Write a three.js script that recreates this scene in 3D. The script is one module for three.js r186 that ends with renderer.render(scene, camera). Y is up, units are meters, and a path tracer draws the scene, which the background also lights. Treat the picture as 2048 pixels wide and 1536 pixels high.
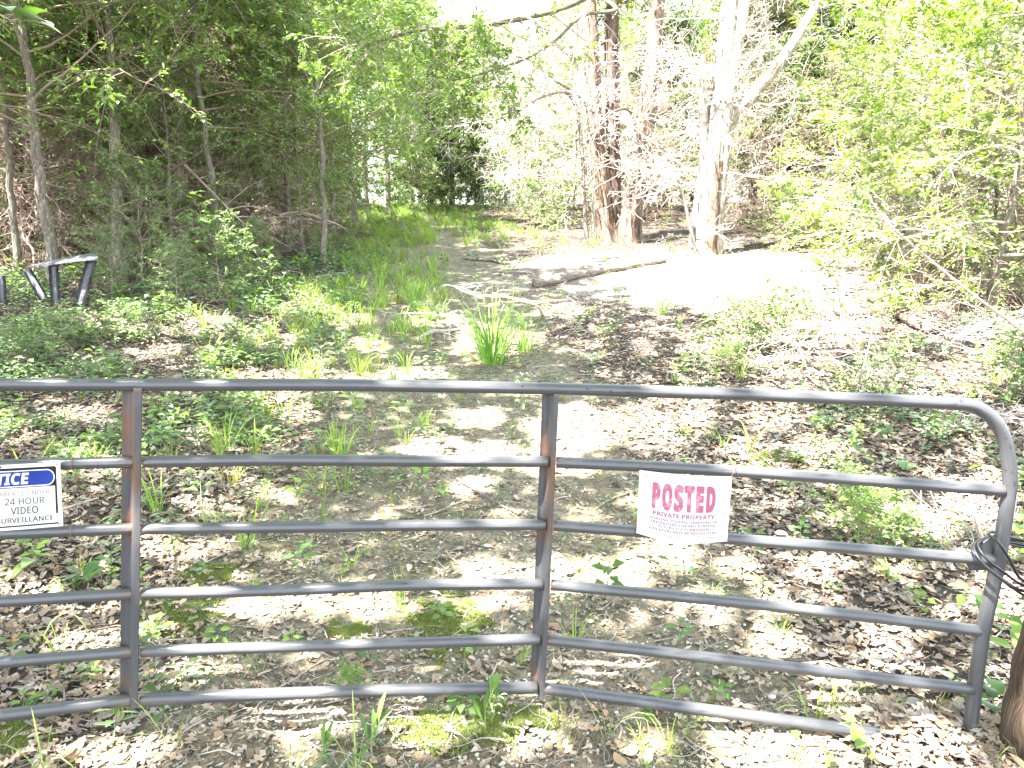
import * as THREE from 'three';
import { createNoise2D, createNoise3D } from 'simplex-noise';

// ------------------------------------------------------------------ camera, sky, sun, exposure
const scene = new THREE.Scene();
const CAM_H = 1.85, PITCH = THREE.MathUtils.degToRad(11), FOCAL = 1420;          // FOCAL in pixels of the 2048 px wide photograph
const camera = new THREE.PerspectiveCamera(2 * Math.atan(768 / FOCAL) * 180 / Math.PI, 4 / 3, 0.05, 900);
camera.position.set(0, CAM_H, 0);
camera.rotation.set(-PITCH, 0, 0);
scene.add(camera);

const SUN = new THREE.Vector3(-0.55, 1.12, 0.36).normalize();
{
  const W = 256, H = 128, data = new Float32Array(W * H * 4);
  for (let j = 0; j < H; j++) for (let i = 0; i < W; i++) {
    const el = ((j + 0.5) / H - 0.5) * Math.PI, s = Math.max(0, Math.sin(el)), k = (j * W + i) * 4;
    const hz = Math.pow(1 - s, 2.5);
    const L = (el < 0 ? 0.22 : 1) * 0.62;
    data[k] = L * (0.62 + 0.5 * hz); data[k + 1] = L * (0.72 + 0.42 * hz); data[k + 2] = L * (0.90 + 0.28 * hz); data[k + 3] = 1;
  }
  const sky = new THREE.DataTexture(data, W, H, THREE.RGBAFormat, THREE.FloatType);
  sky.mapping = THREE.EquirectangularReflectionMapping; sky.magFilter = THREE.LinearFilter; sky.minFilter = THREE.LinearFilter; sky.needsUpdate = true;
  scene.background = sky; scene.environment = sky;
}
const sun = new THREE.DirectionalLight(new THREE.Color(1, 0.96, 0.9), 5);
sun.position.copy(SUN).multiplyScalar(60); sun.target.position.set(0, 0, -12);
sun.position.add(sun.target.position);
sun.castShadow = true; sun.shadow.mapSize.set(4096, 4096); sun.shadow.radius = 1;
Object.assign(sun.shadow.camera, { left: -45, right: 45, top: 45, bottom: -45, near: 1, far: 160 });
scene.add(sun, sun.target);

const renderer = new THREE.WebGLRenderer({ antialias: true });
renderer.setSize(1024, 768);
renderer.toneMapping = THREE.LinearToneMapping;
renderer.toneMappingExposure = 12;
renderer.shadowMap.enabled = true; renderer.shadowMap.type = THREE.PCFSoftShadowMap;

// ------------------------------------------------------------------ helpers
function rng(seed) { let a = seed >>> 0; return () => { a |= 0; a = a + 0x6D2B79F5 | 0; let t = Math.imul(a ^ a >>> 15, 1 | a); t = t + Math.imul(t ^ t >>> 7, 61 | t) ^ t; return ((t ^ t >>> 14) >>> 0) / 4294967296; }; }
const n2 = createNoise2D(rng(11)), n3 = createNoise3D(rng(12));
const { clamp, lerp, smoothstep } = THREE.MathUtils;
const V = (x, y, z) => new THREE.Vector3(x, y, z);
const UP = V(0, 1, 0);

// ground height as a function of x and of the distance d = -z in front of the camera
const SLOPE = [];
{ let y = 0; for (let i = 0; i <= 1200; i++) { const d = i * 0.1; SLOPE.push(y); y += 0.1 * 0.12 * smoothstep(d, 1.8, 5.5) * (1 - 1.2 * smoothstep(d, 31, 42)) * (1 - smoothstep(d, 60, 90)); } }
function trackX(d) { return d < 4 ? -0.15 : d < 9 ? lerp(-0.15, -0.85, (d - 4) / 5) : d < 20 ? lerp(-0.85, -2.2, (d - 9) / 11) : lerp(-2.2, -5.6, (d - 20) / 16); }
function G(x, z) {
  const d = -z, t = clamp(d, 0, 119.8) * 10, i = Math.floor(t);
  let y = lerp(SLOPE[i], SLOPE[i + 1], t - i);
  const off = Math.abs(x - trackX(Math.max(d, 0)));
  const rough = smoothstep(off, 0.8, 2.5);
  y += 0.07 * smoothstep(off, 1.3, 4) + 0.012 * Math.max(0, off - 4);
  y += (0.02 + 0.05 * rough) * n2(x * 0.35, z * 0.35) + (0.008 + 0.012 * rough) * n2(x * 1.4 + 9, z * 1.4) + 0.006 * n2(x * 5, z * 5 + 3);
  y -= 0.03 * (Math.exp(-((off - 0.75) ** 2) / 0.08));
  return y - 0.01;
}
const CP = Math.cos(PITCH), SP = Math.sin(PITCH);
function ray(px, py) { const x = (px - 1024) / FOCAL, y = -(py - 768) / FOCAL; return V(x, y * CP - SP, -(CP + y * SP)); }
function at(px, py, d) { const r = ray(px, py); return V(0, CAM_H, 0).addScaledVector(r, d / -r.z); }
function onGround(px, py) {
  const r = ray(px, py); let t0 = 0.5;
  for (let t = 0.5; t < 140; t *= 1.02) { const p = V(0, CAM_H, 0).addScaledVector(r, t); if (p.y < G(p.x, p.z)) { let a = t0, b = t; for (let k = 0; k < 20; k++) { const m = (a + b) / 2, q = V(0, CAM_H, 0).addScaledVector(r, m); if (q.y < G(q.x, q.z)) b = m; else a = m; } const q = V(0, CAM_H, 0).addScaledVector(r, b); q.y = G(q.x, q.z); return q; } t0 = t; }
  const p = at(px, py, 40); p.y = G(p.x, p.z); return p;
}
function toPixel(p) { const y = p.y - CAM_H, dz = -p.z; const depth = dz * CP - y * SP, v = y * CP + dz * SP; return depth <= 0.05 ? null : [1024 + FOCAL * p.x / depth, 768 - FOCAL * v / depth, depth]; }

class MB {
  constructor(colored = false) { this.p = []; this.i = []; this.u = []; this.c = colored ? [] : null; }
  v(x, y, z, u = 0, w = 0, c) { this.p.push(x, y, z); this.u.push(u, w); if (this.c) this.c.push(c[0], c[1], c[2]); return this.p.length / 3 - 1; }
  t(a, b, c) { this.i.push(a, b, c); }
  geometry() {
    const g = new THREE.BufferGeometry();
    g.setAttribute('position', new THREE.BufferAttribute(new Float32Array(this.p), 3));
    g.setAttribute('uv', new THREE.BufferAttribute(new Float32Array(this.u), 2));
    if (this.c) g.setAttribute('color', new THREE.BufferAttribute(new Float32Array(this.c), 3));
    g.setIndex(new THREE.BufferAttribute(new Uint32Array(this.i), 1));
    g.computeVertexNormals();
    return g;
  }
  mesh(name, material, parent) { const m = new THREE.Mesh(this.geometry(), material); m.name = name; m.castShadow = m.receiveShadow = true; parent?.add(m); return m; }
}
const _a = V(), _b = V(), _t = V(), _n = V(), _bi = V();
// a tapered tube through pts; shape(theta, k, s) may change the radius
function tube(mb, pts, rads, sides, { shape, col, cap = false, v0 = 0, uscale = 1 } = {}) {
  let len = v0; const rows = [];
  _n.set(0, 0, 0);
  for (let k = 0; k < pts.length; k++) {
    _t.copy(pts[Math.min(k + 1, pts.length - 1)]).sub(pts[Math.max(k - 1, 0)]).normalize();
    if (k === 0) { _n.set(Math.abs(_t.x) > 0.9 ? 0 : 1, 0, Math.abs(_t.x) > 0.9 ? 1 : 0); }
    _n.addScaledVector(_t, -_n.dot(_t)).normalize(); _bi.crossVectors(_t, _n);
    if (k > 0) len += pts[k].distanceTo(pts[k - 1]);
    const row = [];
    const r = rads[k], wrap = sides > 5 ? sides : sides - 1;
    for (let s = 0; s <= wrap; s++) {
      const th = s / sides * Math.PI * 2, rr = shape ? shape(th, k, r, len) : r;
      const cx = Math.cos(th) * rr, cy = Math.sin(th) * rr;
      row.push(mb.v(pts[k].x + _n.x * cx + _bi.x * cy, pts[k].y + _n.y * cx + _bi.y * cy, pts[k].z + _n.z * cx + _bi.z * cy, s / sides * uscale, len, typeof col === 'function' ? col(th, k, len) : col));
    }
    rows.push(row);
  }
  for (let k = 0; k + 1 < rows.length; k++) for (let s = 0; s < sides; s++) {
    const A = rows[k], B = rows[k + 1], e = (s + 1) % A.length;
    mb.t(A[s], A[e], B[s]); mb.t(A[e], B[e], B[s]);
  }
  if (cap) for (const [row, P, flip] of [[rows[0], pts[0], 1], [rows[rows.length - 1], pts[pts.length - 1], 0]]) {
    const c = mb.v(P.x, P.y, P.z, 0.5, 0, typeof col === 'function' ? col(0, 0, 0) : col);
    for (let s = 0; s < sides; s++) { const e = (s + 1) % row.length; flip ? mb.t(c, row[e], row[s]) : mb.t(c, row[s], row[e]); }
  }
  if (sides > 5) mb.seam = true;
}
// weld the normals along the seam of wide tubes is not needed: seams face away or are hidden by bark relief
function spline(ctrl, n) { return new THREE.CatmullRomCurve3(ctrl, false, 'centripetal').getPoints(n); }

const names = {};
function numbered(name) { const k = names[name] = (names[name] ?? -1) + 1; return k ? name + '_' + String(k).padStart(3, '0') : name; }
function tag(o, label, category, group, kind) { o.userData.label = label; o.userData.category = category; if (group) o.userData.group = group; if (kind) o.userData.kind = kind; return o; }
function thing(name, label, category, pos, group) { const o = new THREE.Group(); o.name = numbered(name); if (pos) o.position.copy(pos); scene.add(o); tag(o, label, category, group); return o; }
function stuffPart(m) { m.userData.kind = 'stuff'; return m; }

// ------------------------------------------------------------------ textures and materials
function noiseTexture(w, h, f, srgb = false) {
  const d = new Uint8Array(w * h * 4);
  for (let j = 0; j < h; j++) for (let i = 0; i < w; i++) { const c = f(i / w, j / h), k = (j * w + i) * 4; d[k] = clamp(c[0], 0, 1) * 255; d[k + 1] = clamp(c[1], 0, 1) * 255; d[k + 2] = clamp(c[2], 0, 1) * 255; d[k + 3] = 255; }
  const t = new THREE.DataTexture(d, w, h); t.wrapS = t.wrapT = THREE.RepeatWrapping; t.magFilter = THREE.LinearFilter; t.minFilter = THREE.LinearMipmapLinearFilter; t.generateMipmaps = true;
  if (srgb) t.colorSpace = THREE.SRGBColorSpace; t.needsUpdate = true; return t;
}
// seamless noise: u, v on two circles would need 4-D noise, so blend across the edges
function tileable(fn) { return (u, v) => { const a = fn(u, v), b = fn(u - 1, v), c = fn(u, v - 1), d = fn(u - 1, v - 1); return lerp(lerp(a, b, u), lerp(c, d, u), v); }; }
const barkFn = tileable((u, v) => {
  const warp = n2(u * 4, v * 3) * 0.35;
  const f = 1 - Math.abs(n2(u * 16 + warp * 3, v * 2.2)), g = 1 - Math.abs(n2(u * 34 + warp * 5, v * 5 + 7));
  return f * 0.6 + g * 0.3 + n2(u * 60, v * 20) * 0.12;
});
const barkMap = noiseTexture(256, 512, (u, v) => { const h = barkFn(u, v), k = 0.22 + 0.85 * Math.pow(Math.max(0, h), 1.2) + 0.12 * n2(u * 5, v * 3 + 4); return [k, k * 0.97, k * 0.94]; }, true);
const barkBump = noiseTexture(256, 512, (u, v) => { const h = barkFn(u, v); return [h, h, h]; });
const soilFn = tileable((u, v) => n2(u * 9, v * 9) * 0.3 + n2(u * 28, v * 28) * 0.3 + n2(u * 70, v * 70) * 0.25 + n2(u * 150, v * 150) * 0.25);
const soilMap = noiseTexture(1024, 1024, (u, v) => { const h = soilFn(u, v), k = 0.74 + 0.62 * h, m = n2(u * 22 + 40, v * 22) * 0.05; return [k + m, k, k - m]; }, true);
const soilBump = noiseTexture(1024, 1024, (u, v) => { const h = 0.5 + 0.5 * soilFn(u, v); return [h, h, h]; });

const lin = (r, g, b) => new THREE.Color().setRGB(r, g, b);
function wood(r, g, b, bump = 0.015, rep = [2, 0.7]) {
  const map = barkMap.clone(), bm = barkBump.clone(); map.repeat.set(...rep); bm.repeat.set(...rep); map.needsUpdate = bm.needsUpdate = true;
  return new THREE.MeshStandardMaterial({ color: lin(r, g, b), map, bumpMap: bm, bumpScale: bump, roughness: 0.95 });
}
const M = {
  cedarBark: wood(0.45, 0.325, 0.25, 0.03, [1, 0.45]), darkBark: wood(0.3, 0.22, 0.175, 0.03, [1, 0.45]), greyBark: wood(0.45, 0.41, 0.36, 0.008, [2, 1.4]), paleBark: wood(0.75, 0.69, 0.62, 0.012, [2, 1]),
  mossBark: wood(0.40, 0.40, 0.28, 0.004, [2, 3]),
  post: wood(0.13, 0.085, 0.05, 0.006, [2, 1.2]),
  log: wood(0.50, 0.44, 0.38, 0.01, [2, 1.5]),
  twig: new THREE.MeshStandardMaterial({ color: lin(0.33, 0.26, 0.215), roughness: 0.95 }),
  brownTwig: new THREE.MeshStandardMaterial({ color: lin(0.24, 0.175, 0.135), roughness: 0.95 }),
  paleTwig: new THREE.MeshStandardMaterial({ color: lin(0.46, 0.40, 0.36), roughness: 0.95 }),
  greenStem: new THREE.MeshStandardMaterial({ color: lin(0.16, 0.2, 0.06), roughness: 0.8 }),
  leaf: new THREE.MeshPhysicalMaterial({ color: lin(1, 1, 1), vertexColors: true, roughness: 0.95, transmission: 0.42, thickness: 0, side: THREE.DoubleSide }),
  shrubLeaf: new THREE.MeshPhysicalMaterial({ color: lin(0.66, 0.72, 0.6), vertexColors: true, roughness: 0.95, transmission: 0.4, thickness: 0, side: THREE.DoubleSide }),
  cedarLeaf: new THREE.MeshPhysicalMaterial({ color: lin(1, 1, 1), vertexColors: true, roughness: 0.95, transmission: 0.2, thickness: 0, side: THREE.DoubleSide }),
  grass: new THREE.MeshPhysicalMaterial({ color: lin(1, 1, 1), vertexColors: true, roughness: 0.95, transmission: 0.4, thickness: 0, side: THREE.DoubleSide }),
  dry: new THREE.MeshStandardMaterial({ color: lin(1, 1, 1), roughness: 0.85, side: THREE.DoubleSide }),
  stone: new THREE.MeshStandardMaterial({ color: lin(1, 1, 1), roughness: 0.9 }),
  soil: new THREE.MeshStandardMaterial({ color: lin(1, 1, 1), vertexColors: true, map: soilMap, bumpMap: soilBump, bumpScale: 0.012, roughness: 1 }),
};
const leafTone = (r, base, spread = 0.25, yellow = 0.3) => { const k = 1 + (r() - 0.5) * 2 * spread, y = r() * yellow; return [base[0] * k * (1 + y), base[1] * k * (1 + y * 0.25), base[2] * k]; };
const GREEN = { fresh: [0.125, 0.25, 0.018], deep: [0.055, 0.14, 0.014], lime: [0.18, 0.30, 0.022], cedar: [0.065, 0.12, 0.022], olive: [0.11, 0.135, 0.035], grass: [0.135, 0.27, 0.016] };

// ------------------------------------------------------------------ ground
const moss = [[[910, 1450], 150, 48], [[1050, 1440], 60, 26], [[360, 1220], 90, 44], [[890, 1250], 80, 60], [[30, 1470], 70, 45], [[430, 1150], 60, 16], [[1560, 920], 60, 14], [[700, 1260], 40, 20]].map(([p, rx, ry]) => {
  const c = onGround(...p), e = onGround(p[0] + rx, p[1]), f = onGround(p[0], p[1] - ry); return { c, rx: e.distanceTo(c), rz: f.distanceTo(c) };
});
const mossAt = (x, z) => { let m = 0; for (const { c, rx, rz } of moss) { const q = ((x - c.x) / rx) ** 2 + ((z - c.z) / rz) ** 2; m = Math.max(m, 1 - q + 0.9 * n2(x * 7, z * 7)); } return clamp(m, 0, 1); };
// share of bare track (0 in the litter, 1 on the wheel ruts)
function bare(x, z) {
  const d = -z, off = x - trackX(Math.max(d, 0)), w = 1.55 + 0.25 * n2(x * 0.6, z * 0.6 + 5);
  return (1 - smoothstep(Math.abs(off), w * 0.65, w * 1.25)) * (d < 40 ? 1 : 0);
}
function grassy(x, z) {           // how grassy the ground is
  const d = -z, off = x - trackX(Math.max(d, 0));
  let g = smoothstep(d, 6.5, 13) * Math.exp(-((off + 0.75) ** 2) / 0.9) * 1.1 + smoothstep(d, 17, 24) * Math.exp(-((off - 0.6) ** 2) / 3.2) * 0.9;
  g += 0.22 * smoothstep(d, 3, 6) * Math.exp(-((off + 1.9) ** 2) / 1.2);
  g *= 0.25 + 0.85 * smoothstep(n2(x * 0.7 + 3, z * 0.55), -0.35, 0.5);
  g *= 1 - 0.85 * smoothstep(d, 9, 14) * (Math.exp(-((off - 0.55) ** 2) / 0.22) + 0.8 * Math.exp(-((off + 0.75) ** 2) / 0.12));
  return clamp(g, 0, 1);
}
// the clearing right of the track, its soil paled to imitate burnt-out sun
const clearA = onGround(1470, 548), clearing = (x, z) => clamp(1.35 - ((x - clearA.x) / 4.6) ** 2 - ((z - clearA.z) / 3.4) ** 2 + 0.35 * n2(x * 0.8, z * 0.8 + 70), 0, 1);
const ground = new THREE.Group(); ground.name = 'ground'; ground.userData.kind = 'structure'; scene.add(ground);
{
  const mb = new MB(true), rows = [];
  const ds = []; for (let d = -14; d < -0.5; d += 0.7) ds.push(d); for (let d = 0, s = 0.05; d < 420; d += s) { ds.push(d); s = d < 7 ? 0.05 : Math.min(30, s * 1.018); }
  const cols = 170;
  for (const d of ds) {
    const half = 5 + Math.max(0, d) * 1.15 + (d < 0 ? 12 * smoothstep(-d, 0, 3) : 0), row = [];
    for (let i = 0; i <= cols; i++) {
      const x = (i / cols * 2 - 1) * half, z = -d, y = G(x, z) + 0.012 * n2(x * 14, z * 14) * smoothstep(12 - d, 0, 3);
      const b = bare(x, z), m = mossAt(x, z), g = grassy(x, z), w = 0.5 + 0.5 * n2(x * 1.1, z * 1.1 + 8), w2 = 0.5 + 0.5 * n2(x * 3.1 + 5, z * 3.1);
      let c = [lerp(0.10, 0.29, b), lerp(0.072, 0.235, b), lerp(0.05, 0.155, b)];  // soil under the litter darkened to imitate shade in the leaf gaps
      const cl = clearing(x, z); c = [lerp(c[0], 0.42, cl), lerp(c[1], 0.36, cl), lerp(c[2], 0.28, cl)];
      const olive = b * clamp(w * 1.3 - 0.3 + 0.7 * (w2 - 0.5) + 0.3 * n2(x * 9, z * 9), 0, 1) * 0.7; c = [lerp(c[0], 0.135, olive), lerp(c[1], 0.14, olive), lerp(c[2], 0.05, olive)];
      c = [lerp(c[0], 0.16, g * 0.6), lerp(c[1], 0.17, g * 0.6), lerp(c[2], 0.06, g * 0.6)];
      c = [lerp(c[0], 0.10, m * 0.8), lerp(c[1], 0.14, m * 0.8), lerp(c[2], 0.02, m * 0.8)];
      const k = 0.72 + 0.4 * w2 + 0.12 * n2(x * 11, z * 11 + 4); row.push(mb.v(x, y, z, x / 1.3, z / 1.3, [c[0] * k, c[1] * k, c[2] * k]));
    }
    rows.push(row);
  }
  for (let k = 0; k + 1 < rows.length; k++) for (let i = 0; i < cols; i++) { const A = rows[k], B = rows[k + 1]; mb.t(A[i], A[i + 1], B[i]); mb.t(A[i + 1], B[i + 1], B[i]); }
  mb.mesh('soil', M.soil, ground);
}

// ------------------------------------------------------------------ gate
function steelPaint() {
  const fn = tileable((u, v) => n2(u * 40, v * 3) * 0.5 + n2(u * 12, v * 12) * 0.3 + n2(u * 90, v * 8) * 0.2);
  const map = noiseTexture(256, 256, (u, v) => { const k = 0.88 + 0.1 * fn(u, v); return [k, k, k]; }, true);
  const rough = noiseTexture(256, 256, (u, v) => { const k = 0.62 + 0.25 * fn(u, v); return [k, k, k]; });
  return new THREE.MeshStandardMaterial({ color: lin(0.074, 0.075, 0.079), vertexColors: true, map, roughnessMap: rough, roughness: 0.62, metalness: 0 });
}
M.steel = steelPaint();
const PAINT = [1, 1, 1], RUST = [1.9, 0.92, 0.45];
const H_PX = { L: [770, 924, 1057, 1187, 1303, 1399], M: [777, 923, 1049, 1168, 1278, 1375], R: [812, 981, 1120, 1262, 1378, 1492] };
const X_PX = { L: [272, 270, 268, 267, 266, 265], M: [1100, 1096, 1091, 1086, 1080, 1074], R: [1950, 2006, 1985, 1966, 1945, 1925] };
const DIST = { L: 2.44, M: 2.54, R: 2.40 };
const node = (k, i) => at(X_PX[k][i], H_PX[k][i], DIST[k]);
const NL = [0, 1, 2, 3, 4, 5].map(i => node('L', i)), NM = [0, 1, 2, 3, 4, 5].map(i => node('M', i)), NR = [0, 1, 2, 3, 4, 5].map(i => node('R', i));
const leftEdge = [769, 931, 1067, 1203, 1325, 1431].map(y => at(0, y, 2.39));
const NF = NL.map((p, i) => { const q = leftEdge[i].clone().sub(p); return p.clone().addScaledVector(q, 3.6); });
const gate = thing('tube_gate', 'grey steel tube farm gate with bent rails closed across the track', 'gate');
{
  const straight = (a, b, n) => { const o = []; for (let i = 0; i <= n; i++) o.push(a.clone().lerp(b, i / n)); return o; };
  const rail = (name, ctrl, r, n, ends) => {
    const mb = new MB(true), pts = Array.isArray(n) ? n : spline(ctrl, n);
    tube(mb, pts, pts.map(() => r), 20, {
      cap: true, uscale: 1,
      shape: (th, k, rr, len) => rr * (1 + 0.012 * n3(len * 6, Math.cos(th), Math.sin(th))),
      col: (th, k, len) => { let q = 0; for (const e of ends ?? []) q = Math.max(q, 1 - Math.abs(len - e) / 0.03 + 0.6 * n3(len * 30, th, 2)); q = clamp(q, 0, 1) * 0.4; const s = n3(len * 20, th * 2, 5) > 0.86 ? 0.5 : 1; return [lerp(PAINT[0], RUST[0], q) * s, lerp(PAINT[1], RUST[1], q) * s, lerp(PAINT[2], RUST[2], q) * s]; },
    });
    return mb.mesh(name, M.steel, gate);
  };
  // top rail, bent corner and end stile are one tube; the corner is dented on its inside
  const corner = [[1905, 806], [1950, 813], [1985, 838], [2006, 872], [2016, 915], [2020, 965]].map(([x, y]) => at(x, y, DIST.R));
  const bottomEnd = at(1937, 1482, DIST.R + 0.01);
  const stileTop = at(2018, 990, DIST.R), midR = NM[0].clone().lerp(at(1905, 806, DIST.R), 0.5); midR.y += 0.004;
  const topPts = [...straight(NF[0], NL[0], 24).slice(0, -1), ...spline([NL[0], NL[0].clone().lerp(NM[0], 0.5).add(V(0, 0.008, 0.01)), NM[0]], 40).slice(0, -1), ...spline([NM[0], midR, corner[0]], 40).slice(0, -1)];
  const bend = spline([...corner, stileTop], 60), down = spline([stileTop, at(1995, 1128, DIST.R), at(1965, 1270, DIST.R), bottomEnd], 40).slice(1);
  const all = [...topPts, ...bend, ...down], nb = topPts.length, mb = new MB(true);
  const centre = at(1930, 930, DIST.R);
  tube(mb, all, all.map((_, k) => k > nb + 60 ? 0.0248 : k > nb ? 0.0236 : 0.0222), 24, {
    cap: true,
    shape: (th, k, r, len) => {
      const u = (k - nb) / 60; let rr = r * (1 + 0.008 * n3(len * 5, Math.cos(th), Math.sin(th)));
      if (u > 0.2 && u < 0.95) { const inner = Math.max(0, Math.cos(th - 2.6)); rr *= 1 - 0.10 * inner * Math.max(0, Math.sin(u * 44)) ** 3; }
      return rr;
    },
    col: (th, k, len) => { const s = n3(len * 22, Math.cos(th) * 2, Math.sin(th) * 2) > 0.84 ? 0.45 : 1; const w = k > nb + 60 && n3(len * 3, th * 3, 9) > 0.72 ? 1.5 : 1; return [s * w, s * w, s * w]; },
  });
  mb.mesh('frame_tube', M.steel, gate);
  for (let i = 1; i < 6; i++) {
    const r = i === 5 ? 0.0232 : 0.0212;
    const m = n => 0.006 * n2(n * 7.3, i * 3.1);
    rail('rail', [NF[i], NF[i].clone().lerp(NL[i], 0.5), NL[i]], r, 24, [NF[i].distanceTo(NL[i])]);
    rail('rail', [NL[i].clone().add(V(0.035, 0, 0)), NL[i].clone().lerp(NM[i], 0.3).add(V(0, 0.006 + m(1), 0.006)), NL[i].clone().lerp(NM[i], 0.7).add(V(0, 0.006 + m(2), 0.004)), NM[i]], r, 48, [0, NL[i].distanceTo(NM[i]) - 0.02]);
    rail('rail', [NM[i].clone().add(V(0.03, -0.001, 0.004)), NM[i].clone().lerp(NR[i], 0.35).add(V(0, 0.005 + m(3), 0)), NM[i].clone().lerp(NR[i], 0.7).add(V(0, 0.004 + m(4), 0)), NR[i]], r, 48, [0, NM[i].distanceTo(NR[i]) - 0.01]);
  }
  // folded sheet-steel braces: rear lip, slanting web, front lip
  const brace = (N, prof, rustSpots, topY, botY) => {
    const mb = new MB(true), rows = 70, side = N[0].clone().sub(N[5]).setY(0);
    for (let k = 0; k <= rows; k++) {
      const t = lerp(topY, botY, k / rows), c = N[0].clone().lerp(N[5], t), ids = [];
      for (const face of [0, 1]) for (let j = 0; j < prof.length; j++) {
        const [px, pz] = prof[j], off = face ? 0.003 : 0, wv = 0.0008 * n2(k * 0.3, j);
        let q = 0; for (const [rt, rj, rl, rs] of rustSpots) { const m = Math.max(0, 1 - Math.abs(t - rt) / rl) * Math.max(0, 1 - Math.abs(j - rj) / rs); if (m > 0) q = Math.max(q, m * 1.1 + 0.35 * n2(k * 0.35, j * 2 + rt * 40)); }
        q = clamp(q, 0, 1); const st = 1 - 0.25 * clamp(n2(k * 0.06, j * 3), 0, 1);
        const base = [PAINT[0] * st, PAINT[1] * st, PAINT[2] * st];
        ids.push(mb.v(c.x + px + (face ? 0.001 : 0), c.y, c.z + pz + wv - off, j * 0.3, k * 0.02, [lerp(base[0], RUST[0], q), lerp(base[1], RUST[1], q), lerp(base[2], RUST[2], q)]));
      }
      mb.rows = mb.rows ?? []; mb.rows.push(ids);
    }
    const n = prof.length, R = mb.rows;
    for (let k = 0; k < rows; k++) { for (let j = 0; j < n - 1; j++) { mb.t(R[k][j], R[k + 1][j], R[k][j + 1]); mb.t(R[k][j + 1], R[k + 1][j], R[k + 1][j + 1]); mb.t(R[k][n + j], R[k][n + j + 1], R[k + 1][n + j]); mb.t(R[k][n + j + 1], R[k + 1][n + j + 1], R[k + 1][n + j]); }
      for (const [a, b] of [[0, n], [n - 1, 2 * n - 1]]) { mb.t(R[k][a], R[k][b], R[k + 1][a]); mb.t(R[k][b], R[k + 1][b], R[k + 1][a]); } }
    for (const row of [R[0], R[rows]]) for (let j = 0; j < n - 1; j++) { mb.t(row[j], row[j + 1], row[n + j]); mb.t(row[j + 1], row[n + j + 1], row[n + j]); }
    const g = mb.mesh('brace', M.steel, gate); return g;
  };
  const p = (arr) => arr;
  brace(NL, p([[-0.062, -0.026], [-0.052, -0.03], [-0.040, -0.027], [-0.028, -0.02], [-0.012, 0.0], [0.004, 0.024], [0.010, 0.026], [0.022, 0.027], [0.032, 0.024]]), [[0.13, 2, 0.14, 5], [0.12, 4.5, 0.2, 2], [0.24, 3, 0.05, 4], [0.42, 3, 0.08, 4], [0.27, 6, 0.12, 2], [0.95, 3, 0.03, 4], [0.005, 6, 0.012, 4]], 0.005, 1.015).userData.label = 'left upright brace with rust running down its top';
  brace(NM, p([[-0.026, -0.026], [-0.020, -0.03], [-0.010, -0.028], [-0.004, -0.024], [0.004, -0.004], [0.012, 0.022], [0.016, 0.026], [0.024, 0.027], [0.031, 0.024]]), [[0.19, 2, 0.08, 3], [0.28, 6, 0.13, 3], [0.25, 5, 0.05, 4], [0.45, 6, 0.05, 3], [0.47, 2, 0.03, 4], [0.96, 2, 0.03, 4]], 0.012, 1.03).userData.label = 'middle upright brace with rust below the second rail';
  // far upright out of frame
  { const mb = new MB(true); tube(mb, straight(NF[0].clone().add(V(0, 0.02, 0)), NF[5].clone().add(V(0, -0.08, 0)), 12), Array(13).fill(0.0235), 20, { cap: true, col: PAINT }); mb.mesh('hinge_stile', M.steel, gate); }
  // perforated latch plate in the angle of the third rail and the stile
  const a = at(1926, 1113, DIST.R + 0.004), b = at(1990, 1068, DIST.R + 0.004), c = at(1998, 1140, DIST.R + 0.004), e = at(1940, 1140, DIST.R + 0.004);
  const ctr = a.clone().add(b).add(c).add(e).multiplyScalar(0.25);
  const ex = V(1, 0, 0), sh = new THREE.Shape([a, b, c, e].map(q => new THREE.Vector2(q.x - ctr.x, q.y - ctr.y)));
  for (const [hx, hy] of [[1972, 1088], [1962, 1105], [1942, 1110], [1978, 1122]]) { const q = at(hx, hy, DIST.R + 0.004), ho = new THREE.Path(); ho.absellipse(q.x - ctr.x, q.y - ctr.y, 0.0055, 0.005, 0, 6.283, true); sh.holes.push(ho); }
  const pg = new THREE.ExtrudeGeometry(sh, { depth: 0.005, bevelEnabled: true, bevelSize: 0.001, bevelThickness: 0.001, bevelSegments: 1, curveSegments: 10 });
  pg.setAttribute('color', new THREE.BufferAttribute(new Float32Array(pg.attributes.position.count * 3).fill(0.8), 3));
  const plate = new THREE.Mesh(pg, M.steel); plate.name = 'latch_plate'; plate.position.copy(ctr); plate.position.z -= 0.003; gate.add(plate);
  // bolt holes along the top rail and pale sticker left on the stile
  const dark = new THREE.MeshStandardMaterial({ color: lin(0.02, 0.02, 0.02), roughness: 0.6 });
  for (const [x, y] of [[1045, 770], [1173, 775], [1221, 780], [1256, 782], [1342, 787], [1420, 791], [726, 769]]) {
    const q = at(x, y, x < 1100 ? 2.52 : 2.53 - (x - 1100) / 850 * 0.13); const m = new THREE.Mesh(new THREE.CylinderGeometry(0.0032, 0.0032, 0.004, 10), dark); m.rotation.x = Math.PI / 2; m.position.copy(q).add(V(0, 0, 0.0225)); m.name = 'bolt_hole'; gate.add(m);
  }
  const stk = new MB(); const s0 = at(2025, 985, DIST.R), s1 = at(2018, 1035, DIST.R);
  for (let k = 0; k <= 6; k++) { const q = s0.clone().lerp(s1, k / 6), w = 0.7 + 0.25 * n2(k, 3); for (let j = 0; j <= 4; j++) { const th = (-0.1 + j / 4 * 0.75 * w); stk.v(q.x - 0.012 + Math.sin(th + 0.5) * 0.0256, q.y, q.z + Math.cos(th + 0.5) * 0.0256, j / 4, k / 6); } }
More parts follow.
